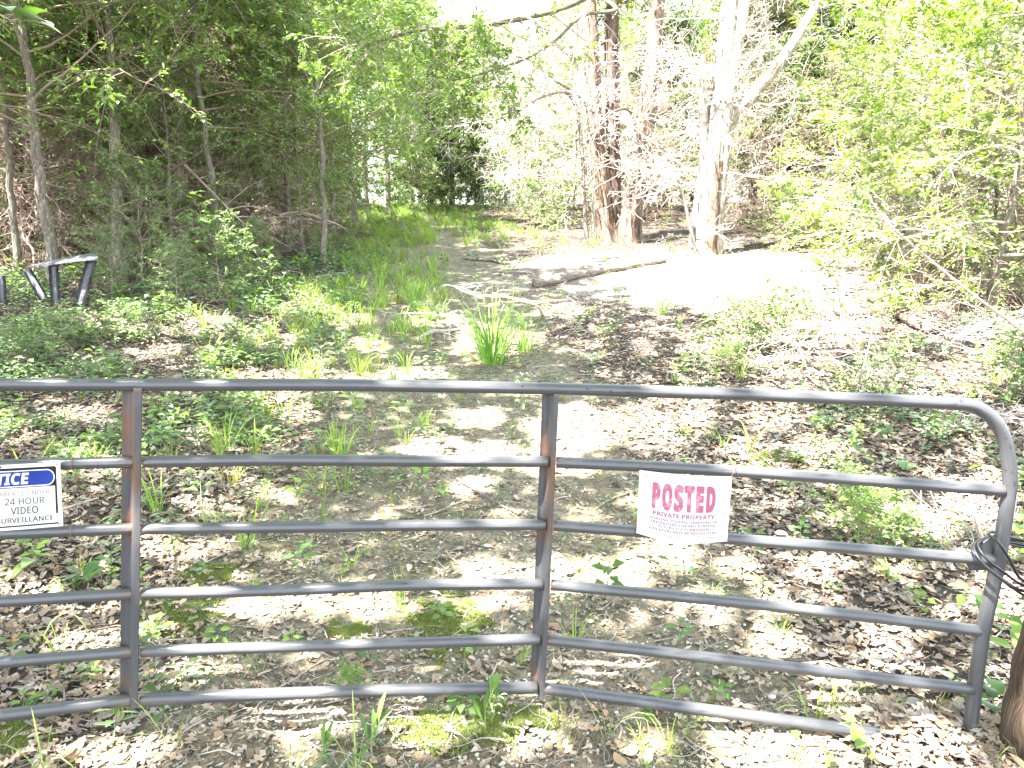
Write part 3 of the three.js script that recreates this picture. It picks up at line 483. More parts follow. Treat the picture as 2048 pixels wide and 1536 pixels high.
// left forest edge
for (const [k, px, d, s, turn, name, label, cat, group] of [
  ['cedar', 318, 16.5, 1.15, 0.3, 'cedar_tree', 'dark shaggy cedar with bare hanging limbs, thickest trunk left of the track', 'cedar tree'],
  ['cedarB', 170, 18, 1.1, 1.4, 'cedar_tree', 'brown tangled cedar behind the slim grey trunk', 'cedar tree'],
  ['cedarB', 45, 15, 1.0, 2.9, 'cedar_tree', 'dim cedar full of dead twigs behind the broken metal table', 'cedar tree'],
  ['cedarB', 470, 19, 0.95, 4.1, 'cedar_tree', 'cedar with drooping dead limbs between the dark cedar and the green elm', 'cedar tree'],
  ['cedar', 560, 23, 0.9, 5.0, 'cedar_tree', 'reddish slender cedar trunk set back behind the drooping dead limbs', 'cedar tree'],
  ['cedarB', -160, 17, 1.2, 0.8, 'cedar_tree', 'cedar reaching in from beyond the left edge', 'cedar tree'],
  ['oak', 226, 13.2, 0.85, 0.5, 'oak_tree', 'slim grey trunk with a leafy crown in front of the dark cedar', 'tree'],
  ['oak', -260, 10.5, 0.8, 2.2, 'oak_tree', 'leafy oak leaning in over the upper left corner', 'tree'],
  ['elmHigh', 430, 14.5, 0.9, 1.1, 'elm_tree', 'thin elm hanging pale leaves beside the dark cedar', 'tree'],
  ['elmHigh', 570, 17.5, 1.0, 3.6, 'elm_tree', 'light green elm whose leaves reach towards the mossy bough', 'tree'],
  ['elm', 665, 21, 1.0, 5.3, 'elm_tree', 'bright green elm spreading low over the left side of the track', 'tree'],
  ['elm', 735, 28, 1.05, 0.9, 'elm_tree', 'green elm standing where the track bends away', 'tree'],
  ['elmHigh', 20, 13, 0.8, 4.4, 'elm_tree', 'young elm above the broken metal table', 'tree'],
  ['thicket', 95, 15.5, 1.05, 0.2, 'dead_thicket', 'dark tangle of dead cedar twigs left of the slim grey trunk', 'thicket'],
  ['thicket', 250, 17.5, 1.1, 1.7, 'dead_thicket', 'brown tangle of hanging twigs between the slim grey trunk and the dark cedar', 'thicket'],
  ['thicket', 395, 17, 1.05, 2.8, 'dead_thicket', 'brown tangle of hanging twigs right of the white snag', 'thicket'],
  ['thicket', 500, 19.5, 1.1, 4.0, 'dead_thicket', 'drooping dead twigs behind the long fallen branch', 'thicket'],
  ['thicket', -40, 17, 1.2, 5.2, 'dead_thicket', 'dead twigs crowding the left edge', 'thicket'],
  ['thicket', 610, 24, 1.0, 0.9, 'dead_thicket', 'dim twig tangle under the bright green elm', 'thicket'],
  ['cedarGreen', 60, 25, 1.1, 0.3, 'cedar_tree', 'dense young cedar far behind the broken metal table', 'cedar tree'],
  ['cedarGreen', 210, 27, 1.1, 2.3, 'cedar_tree', 'dense young cedar glimpsed behind the slim grey trunk', 'cedar tree'],
  ['cedarGreen', 345, 26, 1.15, 4.3, 'cedar_tree', 'dense young cedar glimpsed behind the white snag', 'cedar tree'],
  ['cedarGreen', 480, 28, 1.1, 5.3, 'cedar_tree', 'dense young cedar behind the drooping dead limbs', 'cedar tree'],
  ['cedarGreen', 615, 31, 1.1, 1.3, 'cedar_tree', 'dense young cedar far behind the bright green elm', 'cedar tree'],
  ['elm', 600, 16, 0.62, 2.0, 'elm_tree', 'small elm with low fresh foliage at the foot of the drooping limbs', 'tree'],
  ['elm', 340, 14.2, 0.55, 0.4, 'elm_tree', 'small elm sprouting in front of the white snag', 'tree'],
  ['thicket', 1290, 26, 1.0, 2.2, 'dead_thicket', 'grey twig thicket seen between the leaning trunk and the dead white tree', 'thicket'],
  ['thicket', 1120, 30, 1.1, 3.2, 'dead_thicket', 'grey twig thicket left of the twin cedar', 'thicket'],
  ['thicket', 1545, 22, 1.0, 4.2, 'dead_thicket', 'brown twig thicket right of the dead white tree', 'thicket'],
  ['thicket', 1700, 19, 1.0, 0.4, 'dead_thicket', 'brown twig thicket behind the slender sapling', 'thicket'],
  ['thicket', 2000, 11, 0.8, 1.4, 'dead_thicket', 'pale dead twigs under the elm at the right edge', 'thicket'],
  // end of the track
  ['cedarGreen', 905, 33, 1.05, 0.4, 'cedar_tree', 'dark green cedar at the end of the track', 'cedar tree'],
  ['cedar', 985, 36, 0.8, 2.0, 'cedar_tree', 'cedar with level limbs just right of the dark one at the end of the track', 'cedar tree'],
  ['twiggy', 1086, 26, 1.1, 1.0, 'thin_tree', 'thin brown trunk with pale twigs between the track and the twin cedar', 'tree'],
  ['twiggy', 1035, 31, 1.1, 3.0, 'thin_tree', 'pale twiggy tree beside the dark cedars at the end of the track', 'tree'],
  ['twiggy', 1140, 24, 1.0, 4.6, 'thin_tree', 'pale twiggy tree close to the left side of the twin cedar', 'tree'],
  ['elm', 1010, 42, 1.1, 2.6, 'elm_tree', 'pale elm showing above the dark cedars', 'tree'],
  ['elmLime', 1175, 30, 1.2, 0.2, 'elm_tree', 'sunlit elm behind the twin cedar', 'tree'],
  ['elm', 705, 24, 1.25, 2.2, 'elm_tree', 'broad green elm closing the left of the track end', 'tree'],
  ['elm', 775, 31, 1.3, 3.4, 'elm_tree', 'green elm over the bend of the track', 'tree'],
  ['elm', 840, 38, 1.35, 1.4, 'elm_tree', 'green elm left of the far dark cedar', 'tree'],
  ['cedar', 860, 42, 1.0, 4.4, 'cedar_tree', 'tall cedar rising behind the far dark cedar', 'cedar tree'],
  ['elmLime', 950, 41, 1.3, 0.4, 'elm_tree', 'light elm between the two far cedars', 'tree'],
  ['elmHigh', 640, 15, 0.8, 3.0, 'elm_tree', 'thin elm whose crown meets the tip of the mossy bough', 'tree'],
  ['oak', 90, 12.2, 0.75, 5.0, 'oak_tree', 'young oak with pale sunlit leaves above the broken metal table', 'tree'],
  // right side
  ['cedarB', 1505, 24, 1.0, 0.7, 'cedar_tree', 'brown and olive cedar just behind the dead white tree', 'cedar tree'],
  ['cedar', 1590, 27, 1.0, 3.1, 'cedar_tree', 'tall green cedar showing right of the slanting white limb', 'cedar tree'],
  ['cedarGreen', 1660, 21, 1.1, 1.9, 'cedar_tree', 'leafy cedar behind the hanging heart leaved vine', 'cedar tree'],
  ['cedarGreen', 1330, 30, 1.1, 5.1, 'cedar_tree', 'green cedar seen between the leaning trunk and the dead white tree', 'cedar tree'],
  ['elmLime', 1770, 15, 1.0, 0.6, 'elm_tree', 'yellow green sunlit elm behind the arching sapling', 'tree'],
  ['elmLime', 1900, 12.5, 0.95, 2.4, 'elm_tree', 'bleached sunlit elm above the pile of pale brush', 'tree'],
  ['elmLime', 2015, 10.2, 0.85, 4.0, 'elm_tree', 'elm with a dark thin stem at the right edge', 'tree'],
  ['twiggy', 1830, 18, 1.1, 5.7, 'thin_tree', 'pale twiggy tree deep in the sunlit thicket', 'tree'],
  ['elmLime', 2190, 11, 1.1, 1.3, 'elm_tree', 'sunlit elm leaning in from beyond the right edge', 'tree'],
  ['twiggy', 1960, 14, 0.9, 2.2, 'thin_tree', 'thin grey tree between two sunlit elms', 'tree'],
]) put(P[k], name, atD(px, d), -d, s, turn, label, cat, group);

// the far wood
{
  const r = rng(77); let n = 0;
  for (let row = 0; row < 3; row++) for (let px = -250 + row * 47; px < 2350; px += 128 + 40 * r()) {
    const d = [40, 50, 62][row] + (r() - 0.5) * 7; if (row === 0 && px > 690 && px < 1060) continue;
    const lime = px > 1250 ? r() < 0.65 : r() < 0.25;
    const zone = px < 700 ? ['tree in the pale far wood glimpsed behind the left cedars', 'far trees behind the left cedars'] : px < 1180 ? ['tree in the pale far wood beyond the end of the track', 'far trees beyond the track end'] : ['tree in the bleached far wood behind the dead white tree', 'far trees behind the dead white tree'];
    put(lime ? P.farLime : P.far, 'forest_tree', atD(px, d), -d, 0.8 + 0.4 * r(), r() * 6.28, zone[0], 'tree', zone[1], 0.2); n++;
  }
}

// ------------------------------------------------------------------ the twin cedar, the leaning cedar, the dead tree, the snag
function customTree(name, label, cat, px, py, d, o, bark, twig, leafM) {
  const b = V(atD(px, d), 0, -d); b.y = G(b.x, b.z) - 0.05;
  const root = thing(name, label, cat, b), S = d / FOCAL;
  const T = { o, r: rng(o.seed), wood: new MB(), leaf: new MB(true) };
  for (const st of o.stems) {
    const ctrl = st.pts.map(([x, y, dz]) => at(x, y, d - (dz ?? 0)).sub(b)); ctrl[0].y = Math.min(ctrl[0].y, -0.05);
    const pts = spline(ctrl, st.n ?? 60), rad = pts.map((_, k) => lerp(st.w[0], st.w[1], (k / (pts.length - 1)) ** 0.8) * S / 2), mb = new MB();
    ridgedTrunk(mb, pts, rad, st.sides ?? 30, o.seed + st.w[0], st.ridge ?? 0.14); mb.mesh(st.name ?? 'trunk', st.bark ?? bark, root);
    if (st.sides === undefined) { // loose strips of bark
      const bs = new MB(); for (let k = 0; k < 70; k++) { const i = Math.floor(T.r() * 40), a = T.r() * 6.28, rr = rad[i] * 1.07, L = 3 + Math.floor(T.r() * 6), q = []; for (let m = 0; m < L && i + m < pts.length; m++) q.push(pts[i + m].clone().add(V(Math.cos(a + 0.05 * m) * (rr + 0.004 * m), 0, Math.sin(a + 0.05 * m) * (rr + 0.004 * m)))); if (q.length > 2) tube(bs, q, q.map((_, m) => 0.014 * Math.sin(0.4 + 2.4 * m / q.length)), 3); }
      stuffPart(bs.mesh('loose_bark', st.bark ?? bark, root));
    }
    for (let k = 0; k < st.limbs; k++) {
      const f = st.from + (1 - st.from) * (k + T.r()) / st.limbs, q = f * (pts.length - 1), i = Math.min(pts.length - 2, Math.floor(q)), az = k * 2.4 + T.r(), el = (st.el ?? 0.1) + (T.r() - 0.5) * 0.7;
      limb(T, pts[i].clone(), V(Math.cos(az) * Math.cos(el), Math.sin(el), Math.sin(az) * Math.cos(el)), o.len * (0.4 + 0.9 * T.r()), 0.012 + 0.012 * T.r(), 1, f > (st.leafAbove ?? 2));
    }
  }
  if (T.wood.i.length) stuffPart(T.wood.mesh('branchwork', twig, root));
  if (T.leaf.i.length) stuffPart(T.leaf.mesh('crown', leafM ?? M.cedarLeaf, root));
  return root;
}
const DEADWOOD = { levels: 3, kids: [0, 8, 5], droop: [0, -0.02, -0.03, 0], wiggle: 0.34, rmin: 0.0045, flat: 0.9, shrink: 0.5, leavesPer: 6, leafFrom: 2, leafer: 'cedar', size: 0.13, tone: GREEN.olive };
customTree('cedar_tree', 'twin trunked brown cedar with peeling bark beside the sunlit clearing', 'cedar tree', 1216, 478, 19.6, { ...DEADWOOD, seed: 41, len: 1.5, stems: [
  { pts: [[1214, 480], [1206, 400], [1200, 320], [1190, 240], [1184, 120], [1176, -60], [1170, -260]], w: [35, 22], limbs: 13, from: 0.4, leafAbove: 0.75 },
  { pts: [[1228, 478, -0.1], [1226, 400, -0.1], [1226, 320, -0.1], [1226, 220, -0.1], [1224, 100, -0.1], [1228, -60, 0], [1236, -260, 0]], w: [33, 20], limbs: 12, from: 0.4, leafAbove: 0.75, bark: M.darkBark },
  { name: 'limb', bark: M.greyBark, pts: [[1196, 250], [1176, 215], [1150, 185, 0.3], [1110, 160, 0.6], [1060, 120, 0.9], [1010, 110, 1.2]], w: [11, 3], n: 30, limbs: 14, from: 0.3, sides: 10, ridge: 0.06, el: -0.2 },
  { name: 'limb', bark: M.greyBark, pts: [[1180, 205], [1140, 190, 0.3], [1080, 195, 0.6], [1030, 225, 0.8], [985, 240, 1.0], [940, 225, 1.2]], w: [8, 3], n: 30, limbs: 12, from: 0.25, sides: 8, ridge: 0.06, el: -0.2 },
] }, M.cedarBark, M.paleTwig);
customTree('cedar_tree', 'leaning brown cedar trunk close against the right of the twin cedar', 'cedar tree', 1256, 478, 19.3, { ...DEADWOOD, seed: 42, len: 1.7, stems: [
  { pts: [[1254, 480], [1262, 420], [1274, 340], [1288, 260], [1298, 190], [1306, 120], [1312, 40], [1318, -80], [1330, -260]], w: [38, 25], limbs: 15, from: 0.25, leafAbove: 0.8 },
  { name: 'limb', bark: M.greyBark, pts: [[1292, 210], [1262, 225, 0.4], [1230, 222, 0.8], [1212, 236, 1.0]], w: [8, 3], n: 20, limbs: 6, from: 0.4, sides: 8, ridge: 0.05, el: -0.4 },
] }, M.cedarBark, M.paleTwig);
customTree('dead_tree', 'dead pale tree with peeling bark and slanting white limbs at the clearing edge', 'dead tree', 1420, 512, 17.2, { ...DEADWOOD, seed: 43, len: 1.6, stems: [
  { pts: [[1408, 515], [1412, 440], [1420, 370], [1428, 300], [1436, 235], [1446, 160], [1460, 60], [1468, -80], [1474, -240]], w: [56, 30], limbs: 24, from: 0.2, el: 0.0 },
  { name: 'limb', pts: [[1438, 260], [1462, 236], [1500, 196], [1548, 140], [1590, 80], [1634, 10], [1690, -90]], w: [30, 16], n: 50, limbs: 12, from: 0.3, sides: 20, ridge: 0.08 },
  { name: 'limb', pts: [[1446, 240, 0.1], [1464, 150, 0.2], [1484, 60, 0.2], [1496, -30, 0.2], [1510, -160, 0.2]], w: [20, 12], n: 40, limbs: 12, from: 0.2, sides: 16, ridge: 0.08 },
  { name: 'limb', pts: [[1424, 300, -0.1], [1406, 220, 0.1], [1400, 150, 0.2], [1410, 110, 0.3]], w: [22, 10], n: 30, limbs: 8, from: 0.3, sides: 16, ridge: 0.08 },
  { name: 'dark_strip', pts: [[1436, 268, 0.12], [1433, 320, 0.16], [1428, 370, 0.19], [1424, 420, 0.2], [1420, 470, 0.22], [1416, 505, 0.2]], w: [24, 30], limbs: 0, from: 1, n: 40, sides: 18, ridge: 0.3, bark: M.cedarBark },  // separate darker strip down the right front of the trunk
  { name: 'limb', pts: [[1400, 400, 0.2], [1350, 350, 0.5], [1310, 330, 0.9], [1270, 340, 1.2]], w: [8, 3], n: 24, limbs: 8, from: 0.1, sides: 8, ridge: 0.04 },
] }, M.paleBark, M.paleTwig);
customTree('dead_snag', 'short white lichened snag just right of the dark cedar', 'dead tree', 362, 470, 15.6, { ...DEADWOOD, seed: 44, len: 0.8, stems: [
  { pts: [[368, 480], [366, 400], [362, 310], [358, 240], [354, 185]], w: [20, 15], limbs: 10, from: 0.2 },
] }, M.paleBark, M.twig);

// ------------------------------------------------------------------ out-of-view oaks added for shade: crown gaps shaped to dapple track and gate
const LIT = [[1490, 545, 270, 78], [1200, 488, 250, 20], [1080, 520, 120, 14], [1580, 605, 150, 36], [1380, 600, 120, 12], [600, 612, 72, 26], [410, 650, 70, 22], [545, 790, 50, 15], [640, 757, 150, 13], [600, 828, 40, 13], [965, 835, 48, 16], [880, 892, 70, 15], [1000, 905, 60, 20], [1155, 855, 90, 48], [1290, 850, 140, 40], [1370, 800, 60, 18], [960, 965, 35, 13], [1130, 930, 60, 14], [740, 690, 36, 10], [840, 745, 80, 9], [700, 640, 50, 12], [880, 640, 60, 8], [1130, 620, 50, 10], [1180, 700, 60, 10], [1500, 700, 140, 28], [1660, 660, 90, 30], [1810, 640, 130, 30], [1720, 765, 160, 26], [1910, 760, 120, 40], [1650, 900, 60, 34], [1500, 905, 40, 28], [1560, 830, 70, 20], [1335, 1100, 55, 20], [1485, 1130, 38, 22], [1650, 1130, 40, 18], [1130, 1150, 75, 24], [1000, 1140, 60, 20], [990, 1205, 75, 10], [690, 1203, 170, 16], [520, 1210, 60, 13], [625, 1430, 95, 24], [1690, 1362, 60, 26], [1500, 1465, 75, 24], [1720, 1500, 60, 30], [1890, 1502, 50, 20], [440, 1335, 60, 13], [190, 1280, 60, 12], [360, 1095, 70, 12], [60, 1000, 50, 14], [230, 935, 60, 14], [1850, 1050, 80, 28], [1980, 1000, 60, 60], [2010, 1190, 50, 40], [1240, 1140, 60, 28], [1250, 1325, 60, 12], [1080, 1475, 60, 12], [480, 745, 60, 10], [985, 690, 60, 40], [1060, 680, 30, 20], [250, 640, 70, 16], [60, 760, 60, 14], [170, 830, 60, 14], [560, 680, 60, 12], [30, 870, 40, 14], [420, 870, 40, 12], [430, 1010, 40, 12], [560, 985, 30, 10], [100, 1180, 60, 16], [330, 1260, 50, 14], [880, 1460, 60, 14], [280, 1490, 80, 20], [1420, 1200, 50, 14], [1560, 1280, 40, 14], [1790, 1260, 50, 16], [320, 700, 50, 12], [120, 620, 60, 14], [1060, 780, 40, 8]];
function sunlit(x, z) {
  const p = toPixel(V(x, G(x, z), z)); if (!p) return false;
  const w = 1 + 0.35 * n2(x * 2.4, z * 2.4) + 0.2 * n2(x * 7, z * 7);
  const e = FOCAL * 0.075 / p[2];                                        // half a leaf, so that the gap itself has this size
  for (const [cx, cy, rx, ry] of LIT) if (((p[0] - cx) / (rx + e)) ** 2 + ((p[1] - cy) / (ry + e * 0.45)) ** 2 < w) return true;
  const open = p[1] < 760 && p[0] < 700 ? 0.12 : p[1] < 760 ? smoothstep(p[0], 800, 1500) * 0.75 : 0.3 * smoothstep(p[0], 900, 1500);   // the right of the track stands more in the sun
  return n2(x * 2.1 + 20, z * 2.1) + 0.5 * n2(x * 5.3, z * 5.3 + 9) > 0.66 - open;
}
const GATE_LIT = [[120, 769, 75, 22], [470, 768, 60, 18], [680, 767, 60, 24], [800, 770, 30, 18], [1430, 790, 30, 18], [1760, 800, 55, 22], [1900, 808, 60, 26], [580, 921, 90, 22], [760, 920, 130, 24], [960, 921, 45, 20], [1190, 930, 40, 18], [1700, 958, 30, 16], [1950, 975, 60, 24], [400, 1053, 75, 20], [520, 1049, 40, 18], [330, 1120, 20, 40], [620, 1175, 90, 20], [740, 1170, 30, 16], [940, 1168, 30, 14], [60, 1202, 50, 18], [800, 1282, 150, 18], [1010, 1278, 40, 16], [560, 1390, 80, 18], [740, 1382, 30, 14], [1120, 1386, 45, 20], [1500, 1430, 90, 22], [1290, 1195, 40, 16], [1640, 1222, 60, 20], [1340, 1305, 30, 14], [1650, 1345, 50, 20], [1400, 1062, 30, 12], [2010, 900, 30, 70], [1085, 1330, 18, 50], [270, 960, 24, 50], [150, 930, 60, 12]];
const GATE_SHADE = [[1368, 1010, 125, 100], [40, 990, 130, 90], [2040, 1350, 60, 210]];                     // leaves kept in the sun path so that signs and post stay shaded
function gatePixel(x, y, z) { const t = (z + 2.45) / SUN.z; return t < 0 ? null : toPixel(V(x - SUN.x * t, y - SUN.y * t, -2.45)); }
const inside = (p, list) => list.some(([cx, cy, rx, ry]) => ((p[0] - cx) / (rx + 22)) ** 2 + ((p[1] - cy) / (ry + 14)) ** 2 < 1);
function gateLit(x, y, z) { const p = gatePixel(x, y, z); return !!p && p[1] > 740 && p[1] < 1450 && inside(p, GATE_LIT); }
{
  const r = rng(300);
  const trees = [
    ['unseen oak standing left behind the gate hinge, its crown shaped to dapple the near ground', -6.2, 3.4, 10], ['unseen oak behind the viewer, its crown shaped to dapple the gate', 0.8, 4.6, 10.5], ['oak right behind the gate post whose mossy bough hangs across the top of the view', 5.4, 1.4, 9.5], ['unseen oak left of the fence line added to shade the left of the track', -8.6, -5.2, 10], ['unseen oak left of the track edge added to shade the ground around the fallen branch', -9.8, -9.5, 11],
  ].map(([label, x, z, h], i) => {
    const y = G(x, z), root = thing('oak_tree', label, 'tree', V(x, y - 0.1, z)), mb = new MB(), pts = []; for (let k = 0; k <= 20; k++) pts.push(V(0.1 * n2(k * 0.2, i), h * 0.9 * k / 20, 0.1 * n2(k * 0.2, i + 9)));
    ridgedTrunk(mb, pts, pts.map((_, k) => 0.22 * (1 - 0.8 * k / 20)), 16, i, 0.08); mb.mesh('trunk', M.greyBark, root);
    return { root, x, y, z, h, leaf: new MB(true), wood: new MB(), pts, r, o: { levels: 2, kids: [0, 5], droop: [0, 0.02, 0], rmin: 0.006, shrink: 0.4, wiggle: 0.15 } };
  });
  const N = 125000;
  for (let k = 0; k < N; k++) {
    const gx = -7.5 + 17 * r(), gz = 1.4 - 19 * r(), h = 7.2 + 3.2 * r() + (gz < -12 ? 1.6 : 0), t = h / SUN.y, x = gx + SUN.x * t, z = gz + SUN.z * t;
    const gy = G(gx, gz), jx = gx + (r() - 0.5) * 0.05;
    if (gx - atD(1500, -gz) > 3.4 && gz < -6) continue;
    if (gx < -3.6 - 0.5 * n2(gz, 3) && gz < -12) continue;                  // the front of the left forest edge catches the sun
    const gpx = gatePixel(x, gy + h, z); if (!(gpx && inside(gpx, GATE_SHADE)) && (sunlit(jx, gz) || gateLit(x, gy + h, z))) continue;
    let best = trees[0], bd = 1e9; for (const T of trees) { const q = (T.x - x) ** 2 + (T.z - z) ** 2; if (q < bd) { bd = q; best = T; } }
    rand3(r, _q).multiplyScalar(0.5); _q.y += 1; _q.normalize(); const a = r() * 6.28, D = V(Math.cos(a), (r() - 0.5) * 0.4, Math.sin(a)).normalize(), L = 0.13 + 0.1 * r();
    leafQuad(best.leaf, V(x - best.x - D.x * L / 2, gy + h - best.y - D.y * L / 2, z - best.z - D.z * L / 2), D, _q.clone(), L, L * 0.62, leafTone(r, GREEN.fresh, 0.3, 0.3));
  }
  trees.forEach((T, i) => {
    for (let k = 0; k < 9; k++) { const p = T.pts[12 + (k % 8)], a = k * 2.4, len = 3.2 + 1.2 * r(); limb(T, p.clone(), V(Math.cos(a), 0.45, Math.sin(a)).normalize(), len * 0.8, 0.04, 1, false); }
    if (i === 2) { // the mossy bough and its twigs, seen against the bright far wood
      const off = p => p.sub(V(T.x, T.y - 0.1, T.z));
      const main = spline([V(5.4, 7.0, 1.4), V(4.2, 6.6, -1.2), V(2.6, 5.6, -4.4), at(1300, -140, 6.6), at(1215, -40, 6.9), at(1150, 6, 7.0), at(1040, 38, 7.0), at(930, 54, 7.1), at(840, 60, 7.2), at(760, 82, 7.3), at(700, 106, 7.4)].map(off), 90);
      const mb = new MB(); tube(mb, main, main.map((_, k) => 0.042 - 0.03 * k / 90 + 0.002 * n2(k * 0.8, 2)), 12); mb.mesh('bough', M.mossBark, T.root);
      const second = spline([main[40].clone(), ...[at(1230, 20, 6.6), at(1165, 32, 6.6), at(1110, 82, 6.6), at(1050, 118, 6.7), at(980, 142, 6.8), at(905, 160, 6.9), at(860, 150, 7.0)].map(off)], 60);
      const m2 = new MB(); tube(m2, second, second.map((_, k) => 0.018 - 0.012 * k / 60), 9); m2.mesh('bough', M.mossBark, T.root);
      const B = { wood: T.wood, leaf: new MB(true), r: rng(301), o: { levels: 3, kids: [0, 5, 4], droop: [0, -0.12, -0.05, -0.03], wiggle: 0.26, rmin: 0.002, shrink: 0.55, leavesPer: 7, leafFrom: 2, leafer: 'broad', size: 0.062, aspect: 0.42, tone: GREEN.fresh, scatter: 0.015, flat: 0.8 } };
      for (let k = 0; k < 34; k++) { const p = main[Math.floor(50 + 40 * k / 34)], a = k * 2.4; limb(B, p.clone(), V(Math.cos(a), -0.25 + 0.5 * B.r(), Math.sin(a)).normalize(), 0.5 + 0.45 * B.r(), 0.008, 1, k > 6); }
      for (let k = 0; k < 18; k++) { const p = second[Math.floor(14 + 46 * k / 18)], a = k * 2.4; limb(B, p.clone(), V(Math.cos(a), -0.5, Math.sin(a)).normalize(), 0.4 + 0.35 * B.r(), 0.006, 1, k > 8); }
      stuffPart(B.leaf.mesh('leaf_spray', M.leaf, T.root));
    }
    stuffPart(T.wood.mesh('branchwork', M.twig, T.root)); stuffPart(T.leaf.mesh('crown', M.leaf, T.root));
  });
}

// ------------------------------------------------------------------ fallen leaves, stones, twigs on the ground
function leafOutline(n, L, W, half, bend, curl, twist = 0, seed = 1) {     // a dry or green leaf as a strip on both sides of its midrib
  const mb = new MB(), r = rng(seed), b2 = (r() - 0.5) * 0.6;
  for (let k = 0; k <= n; k++) {
    const t = k / n, h = Math.max(0.0008, half(t) * W / 2), y = bend * L * (t - 0.5) ** 2 * 2, tw = twist * (t - 0.5), cx = b2 * W * Math.sin(t * 3);
    for (const s of [-1, 0, 1]) { const e = s * h; mb.v(cx + e * Math.cos(tw), y + curl * Math.abs(s) * h + e * Math.sin(tw), (t - 0.5) * L, 0.5 + s * 0.5, t); }
  }
  for (let k = 0; k < n; k++) for (const s of [0, 1]) { const o = k * 3 + s; mb.t(o, o + 3, o + 1); mb.t(o + 1, o + 3, o + 4); }
  return mb.geometry();
}
const oakHalf = t => t < 0.1 ? 0.06 : Math.pow(Math.sin(Math.PI * Math.min(1, (t - 0.06) / 0.96)), 0.6) * (0.62 + 0.42 * Math.cos(t * Math.PI * 2 * 3.4 + 0.6)) * (0.75 + 0.35 * t);
const lanceHalf = t => Math.pow(Math.sin(Math.PI * t), 0.8);
const ovateHalf = t => Math.pow(Math.sin(Math.PI * Math.pow(t, 0.72)), 0.75);
const DRY = [
  leafOutline(14, 1, 0.62, oakHalf, 0.25, 0.25, 0.6, 1), leafOutline(14, 1, 0.55, oakHalf, -0.35, 0.7, 1.2, 2), leafOutline(7, 1, 0.28, lanceHalf, 0.35, 0.6, 0.9, 3), leafOutline(8, 1, 0.5, ovateHalf, 0.2, 0.5, 0.4, 4), leafOutline(14, 1, 0.66, oakHalf, 0.1, -0.2, 0.3, 5),
];
const DRYCOL = [[0.30, 0.225, 0.155], [0.24, 0.17, 0.115], [0.34, 0.265, 0.195], [0.26, 0.23, 0.19], [0.14, 0.095, 0.06], [0.31, 0.20, 0.115], [0.21, 0.18, 0.15], [0.38, 0.31, 0.235]];
